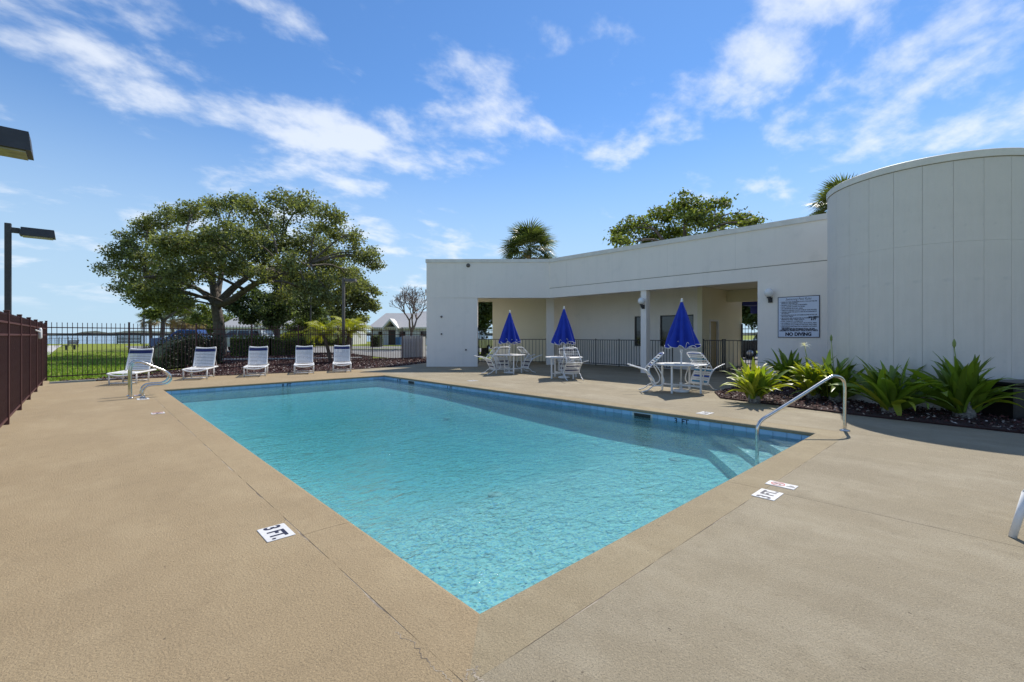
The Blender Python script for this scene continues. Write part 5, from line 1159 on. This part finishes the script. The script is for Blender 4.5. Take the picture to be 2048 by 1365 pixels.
# ---------------------------------------------------------------- vehicles
def vehicle(name, label, cat, loc, rz, paint, kind):
    t = thing(name, label, cat, loc, rz)
    if kind == 'pickup':
        L_, W_2, body = 5.3, 1.9, [(0.0, .45), (0.0, 1.10), (.12, 1.18), (1.5, 1.28), (1.62, 1.30), (4.4, 1.30), (5.28, 1.30), (5.3, .5)]; cab = [(1.45, 1.27), (2.25, 1.92), (2.5, 1.97), (3.9, 1.96), (4.25, 1.28)]; wh = (1.0, 4.2)
        win = [[(1.78, 1.36), (2.34, 1.84), (2.85, 1.86), (2.85, 1.36)], [(2.95, 1.36), (2.95, 1.86), (3.75, 1.85), (4.02, 1.36)]]
    elif kind == 'van':
        L_, W_2, body = 5.0, 1.95, [(0, .45), (0, .9), (.1, 1.05), (1.2, 1.2), (4.95, 1.2), (5.0, .5)]; cab = [(1.0, 1.17), (1.75, 1.88), (2.1, 1.98), (4.3, 2.0), (4.72, 1.86), (4.98, 1.18)]; wh = (.95, 4.0)
        win = [[(1.42, 1.28), (1.95, 1.82), (2.6, 1.84), (2.6, 1.28)], [(2.68, 1.28), (2.68, 1.84), (3.65, 1.84), (3.65, 1.28)], [(3.75, 1.28), (3.75, 1.84), (4.45, 1.80), (4.72, 1.28)]]
    elif kind == 'suv':
        L_, W_2, body = 4.4, 1.85, [(0, .5), (0, 1.05), (.1, 1.12), (1.3, 1.16), (4.35, 1.16), (4.4, .5)]; cab = [(1.25, 1.13), (1.65, 1.75), (1.8, 1.82), (4.2, 1.82), (4.36, 1.14)]; wh = (.8, 3.5)
        win = [[(1.5, 1.22), (1.78, 1.7), (2.5, 1.7), (2.5, 1.22)], [(2.58, 1.22), (2.58, 1.7), (3.3, 1.7), (3.3, 1.22)], [(3.4, 1.22), (3.4, 1.7), (4.12, 1.7), (4.22, 1.22)]]
    else:
        L_, W_2, body = 4.7, 1.8, [(0, .4), (0, .75), (.1, .85), (1.2, .98), (4.3, 1.0), (4.68, .95), (4.7, .4)]; cab = [(1.1, .96), (1.9, 1.40), (2.2, 1.46), (3.2, 1.45), (3.9, .99)]; wh = (.85, 3.75)
        win = [[(1.55, 1.02), (2.0, 1.36), (2.55, 1.38), (2.55, 1.02)], [(2.63, 1.02), (2.63, 1.38), (3.15, 1.36), (3.6, 1.02)]]
    me = MB().extr(body, W_2, inset=lambda y, z_: .05 if z_ > 1.0 or z_ < .55 else 0).mesh('body', paint); fixn(me); bd = link('body', me, t)
    zl = min(c[1] for c in cab); zh = max(c[1] for c in cab)
    ins = lambda y, z_: .06 + .16 * (z_ - zl) / (zh - zl)
    me = MB().extr(cab, W_2, inset=ins).mesh('cabin', paint); fixn(me); cb = link('cabin', me, t)
    for pl in win:
        for sg in (-1, 1):
            V = [(sg * (W_2 / 2 - ins(y, z_) + .006), y, z_) for y, z_ in pl]; n_ = len(V); me = MB().add(V, [tuple(range(n_)) if sg > 0 else tuple(range(n_ - 1, -1, -1))]).mesh('window', 'glass'); link('window', me, cb)
    a_, b_ = cab[0], cab[1]; k0, k1 = .12, .9
    ws = [(a_[0] + (b_[0] - a_[0]) * k, a_[1] + (b_[1] - a_[1]) * k) for k in (k0, k1)]
    link('windscreen', MB().add([(-(W_2 / 2 - .16), ws[0][0] - .012, ws[0][1] + .008), (W_2 / 2 - .16, ws[0][0] - .012, ws[0][1] + .008), (W_2 / 2 - .28, ws[1][0] - .012, ws[1][1] + .008), (-(W_2 / 2 - .28), ws[1][0] - .012, ws[1][1] + .008)], [(0, 1, 2, 3)]).mesh('windscreen', 'glass'), cb)
    ty = MB().lathe([(.2, -.11), (.33, -.11), (.36, -.07), (.36, .07), (.33, .11), (.2, .11)], 22).mesh('wheel', 'tyre', True); rm_ = MB().lathe([(.21, -.08), (.20, .112), (.06, .118)], 14).mesh('rim', 'rim', True)
    for y in wh:
        for sg in (-1, 1):
            w_ = link('wheel', ty, t, T(sg * (W_2 / 2 - .10), y, .36) @ RY(R(90) * sg)); link('rim', rm_, w_)
    for sg in (-1, 1):
        zz_ = body[1][1] - .12
        MB().box(sg * (W_2 / 2 - .22) - .16, sg * (W_2 / 2 - .22) + .16, -.012, .03, zz_ - .09, zz_ + .07).obj('headlight', 'lamp_amber' if kind == 'pickup' else 'globe', t)
        MB().box(sg * (W_2 / 2 - .14) - .08, sg * (W_2 / 2 - .14) + .08, L_ - .03, L_ + .012, .85, 1.1).obj('tail_light', 'red_print', t)
        MB().box(sg * (W_2 / 2 + .08) - .07, sg * (W_2 / 2 + .08) + .07, win[0][0][0] + .1, win[0][0][0] + .2, zl + .08, zl + .26).obj('mirror', paint, t)
    MB().box(-W_2 / 2 + .02, W_2 / 2 - .02, -.06, .06, .42, .62).obj('bumper', 'rim' if kind == 'pickup' else paint, t)
    if kind == 'suv':
        sw_ = link('spare_wheel', ty, t, T(0, L_ + .12, 1.0) @ RX(R(90))); link('rim', rm_, sw_)
    return t
SIDE = FACE - R(90)         # vehicle length (local +y) along the camera's right
vehicle('pickup_truck', 'blue pickup truck parked behind the dark hedge', 'truck', D(312, 42), SIDE + R(6), 'car_blue', 'pickup')
vehicle('van', 'pale silver van parked behind the oak trunk', 'van', D(430, 40), SIDE + R(-4), 'car_silver', 'van')
vehicle('jeep', 'dark off road car with a spare wheel seen beside the wide pier', 'car', D(962, 36.5) , math.atan2(-FWD.y, -FWD.x) - R(90) + R(-14), 'car_dark', 'suv')
vehicle('car', 'white car parked beyond the passage gate', 'car', Vector((31.0, 8.6, 0)), R(-160), 'car_white', 'sedan')
vehicle('car', 'dark car parked beyond the passage gate', 'car', Vector((30.0, 11.5, 0)), R(-150), 'car_dark', 'suv')

# ---------------------------------------------------------------- houses and far furniture
def house(label, px0, px1, d, ze, zr, depth, gables, group=None, flat=False):
    c = D((px0 + px1) / 2, d); w_ = (px1 - px0) / F_PX * d; t = thing('house', label, 'house', c, FACE, group)
    part(MB().box(-w_ / 2, w_ / 2, 0, depth, -.06, ze), 'wall', 'house', parent=t)
    if flat:
        part(MB().box(-w_ / 2 - .15, w_ / 2 + .15, -.15, depth + .15, ze, zr), 'roof', 'trim_paint', parent=t)
    else:
        o_ = .4; part(MB().add([(-w_ / 2 - o_, -o_, ze - .1), (w_ / 2 + o_, -o_, ze - .1), (w_ / 2 + o_, depth + o_, ze - .1), (-w_ / 2 - o_, depth + o_, ze - .1), (-w_ / 2 + 1.2, depth / 2, zr), (w_ / 2 - 1.2, depth / 2, zr)], [(0, 1, 5, 4), (2, 3, 4, 5), (1, 2, 5), (3, 0, 4), (3, 2, 1, 0)]), 'roof', 'shingle', parent=t)
        part(MB().box(-w_ / 2 - o_, w_ / 2 + o_, -o_ - .04, -o_ - .003, ze - .3, ze - .06), 'fascia', 'trim_paint', parent=t)
    for gx, gw, gz in gables:
        y0 = -1.3; gb_ = part(MB().extr([(-gw / 2 - .2, ze - .25), (0, gz), (gw / 2 + .2, ze - .25), (gw / 2 - .1, ze - .25), (0, gz - .35), (-gw / 2 + .1, ze - .25)], 2.6, T(gx, y0 + 1.3, 0) @ RZ(R(90))), 'porch_gable', 'trim_paint', parent=t)
        for sg in (-1, 1): part(MB().box(gx + sg * (gw / 2 - .1) - .1, gx + sg * (gw / 2 - .1) + .1, y0, y0 + .2, 0, ze - .26), 'porch_post', 'trim_paint', parent=t)
        part(MB().box(gx - gw * .25, gx + gw * .25, -.04, -.004, 0, ze - .5), 'door', 'wframe', parent=t)
        part(MB().add([(gx - gw * .22, -.01, ze - .2), (gx + gw * .22, -.01, ze - .2), (gx, -.01, ze + .35)], [(0, 1, 2)]), 'gable_window', 'glass', parent=t)
    n = max(2, int(w_ / 2.6))
    for k in range(n):
        x = -w_ / 2 + w_ * (k + .5) / n
        if any(abs(x - g_[0]) < g_[1] * .7 for g_ in gables): continue
        f_ = part(MB().box(x - .55, x + .55, -.05, -.003, .9, 2.1), 'window', 'trim_paint', parent=t); part(MB().box(x - .47, x + .47, -.06, -.051, .98, 2.02), 'pane', 'glass', parent=f_)
    return t
house('white house with a grey shingle roof and small porch gable behind the bare tree', 742, 868, 70, 2.75, 5.05, 8, [(-1.6, 2.2, 4.0)])
house('grey roofed white house at the right, mostly behind the wide pier', 815, 960, 82, 2.9, 6.0, 9, [(1.0, 2.4, 4.2)])
house('flat roofed white house behind the date palms', 628, 706, 74, 4.2, 4.7, 7, [], flat=True)
house('white gabled house glimpsed between the oak crowns', 560, 612, 78, 2.8, 4.9, 7, [])
house('long low white house glimpsed behind the silver van', 440, 548, 80, 3.0, 5.2, 8, [])
bd = thing('blue_recycling_bin', 'blue wheeled bin standing before the gabled house', 'bin', D(797, 66), FACE)
part(MB().hexa([Vector(q) for q in ((-.3, -.3, .1), (.3, -.3, .1), (.3, .3, .1), (-.3, .3, .1), (-.38, -.36, 1.1), (.38, -.36, 1.1), (.38, .36, 1.1), (-.38, .36, 1.1))]), 'bin_body', 'bluedoor', parent=bd); part(MB().bev(-.4, .4, -.4, .4, 1.102, 1.18, .02), 'lid', 'bluedoor', parent=bd)
# white louvred enclosure behind the fence
q = D(824, 28.2); ue = thing('utility_enclosure', 'pale slatted utility enclosure behind the right end of the fence', 'enclosure', q, FACE)
for k in range(9):
    me_ = MB().box(-.065, .065, -.012, .012, .02, 1.42).obj('slat', 'louvre', ue); me_.location = (-.60 + k * .15, 0, 0)
part(MB().box(-.68, .68, .02, .06, .3, .4), 'cross_rail', 'louvre', parent=ue); part(MB().box(-.68, .68, .02, .06, 1.1, 1.2), 'cross_rail', 'louvre', parent=ue); part(MB().box(-.66, .66, .1, 1.0, 0, 1.36), 'cabinet', 'louvre', parent=ue)
vg = MB()
for k in range(4):
    for j in range(3): vg.box(-.02 + k * .09, .02 + k * .09, -.024, -.013, .42 + j * .2, .54 + j * .2)
part(vg, 'vent_slots', 'sign_white', parent=ue)
# bench on the lawn, board panel by the water, shore posts
q = G(140, 700); bn = thing('lawn_bench', 'dark bench on the lawn near the water', 'bench', q, FACE + R(-75))
for k in range(3): part(MB().box(-.75, .75, -.2 + k * .15, -.07 + k * .15, .43, .47), 'seat_slat', 'pole', parent=bn)
for k in range(3): part(MB().box(-.75, .75, .26 + k * .03, .29 + k * .03, .55 + k * .14, .66 + k * .14), 'back_slat', 'pole', parent=bn)
for sx in (-.6, .6): part(MB().box(sx - .04, sx + .04, -.05, .12, 0, .43), 'leg', 'pole', parent=bn); part(MB().box(sx - .03, sx + .03, .22, .27, .43, .95), 'back_post', 'pole', parent=bn)
q = D(257, 76); bp_ = thing('board_panel', 'dark slatted board panel at the water edge', 'board', q, FACE)
for k in range(5): part(MB().box(-1.9, 1.9, -.03, .03, .12 + k * .24, .30 + k * .24), 'board', 'greensign', parent=bp_)
for sx in (-1.95, 0, 1.95): part(MB().box(sx - .06, sx + .06, .04, .14, -.1, 1.4), 'post', 'greensign', parent=bp_)
gf = thing('shore_railing', 'thin railing of posts and wires along the water edge', 'railing', D(100, 78), FACE + R(3))
for k in range(9): part(MB().box(k * 1.5 - .03, k * 1.5 + .03, -.03, .03, -.1, 1.2 if k % 3 else 1.35), 'post', 'greensign', parent=gf)
for z_ in (.6, 1.15): part(MB().box(0, 12, -.008, .008, z_ - .01, z_ + .01), 'wire', 'greensign', parent=gf)
wr = thing('walkway_railing', 'green railing beside the walkway at the water', 'railing', D(96, 56), FACE + R(40))
for k in range(10): part(MB().box(k * .3 - .02, k * .3 + .02, -.02, .02, -.1, 1.05), 'post', 'greensign', parent=wr)
part(MB().box(0, 2.7, -.03, .03, 1.051, 1.1), 'hand_rail', 'greensign', parent=wr)
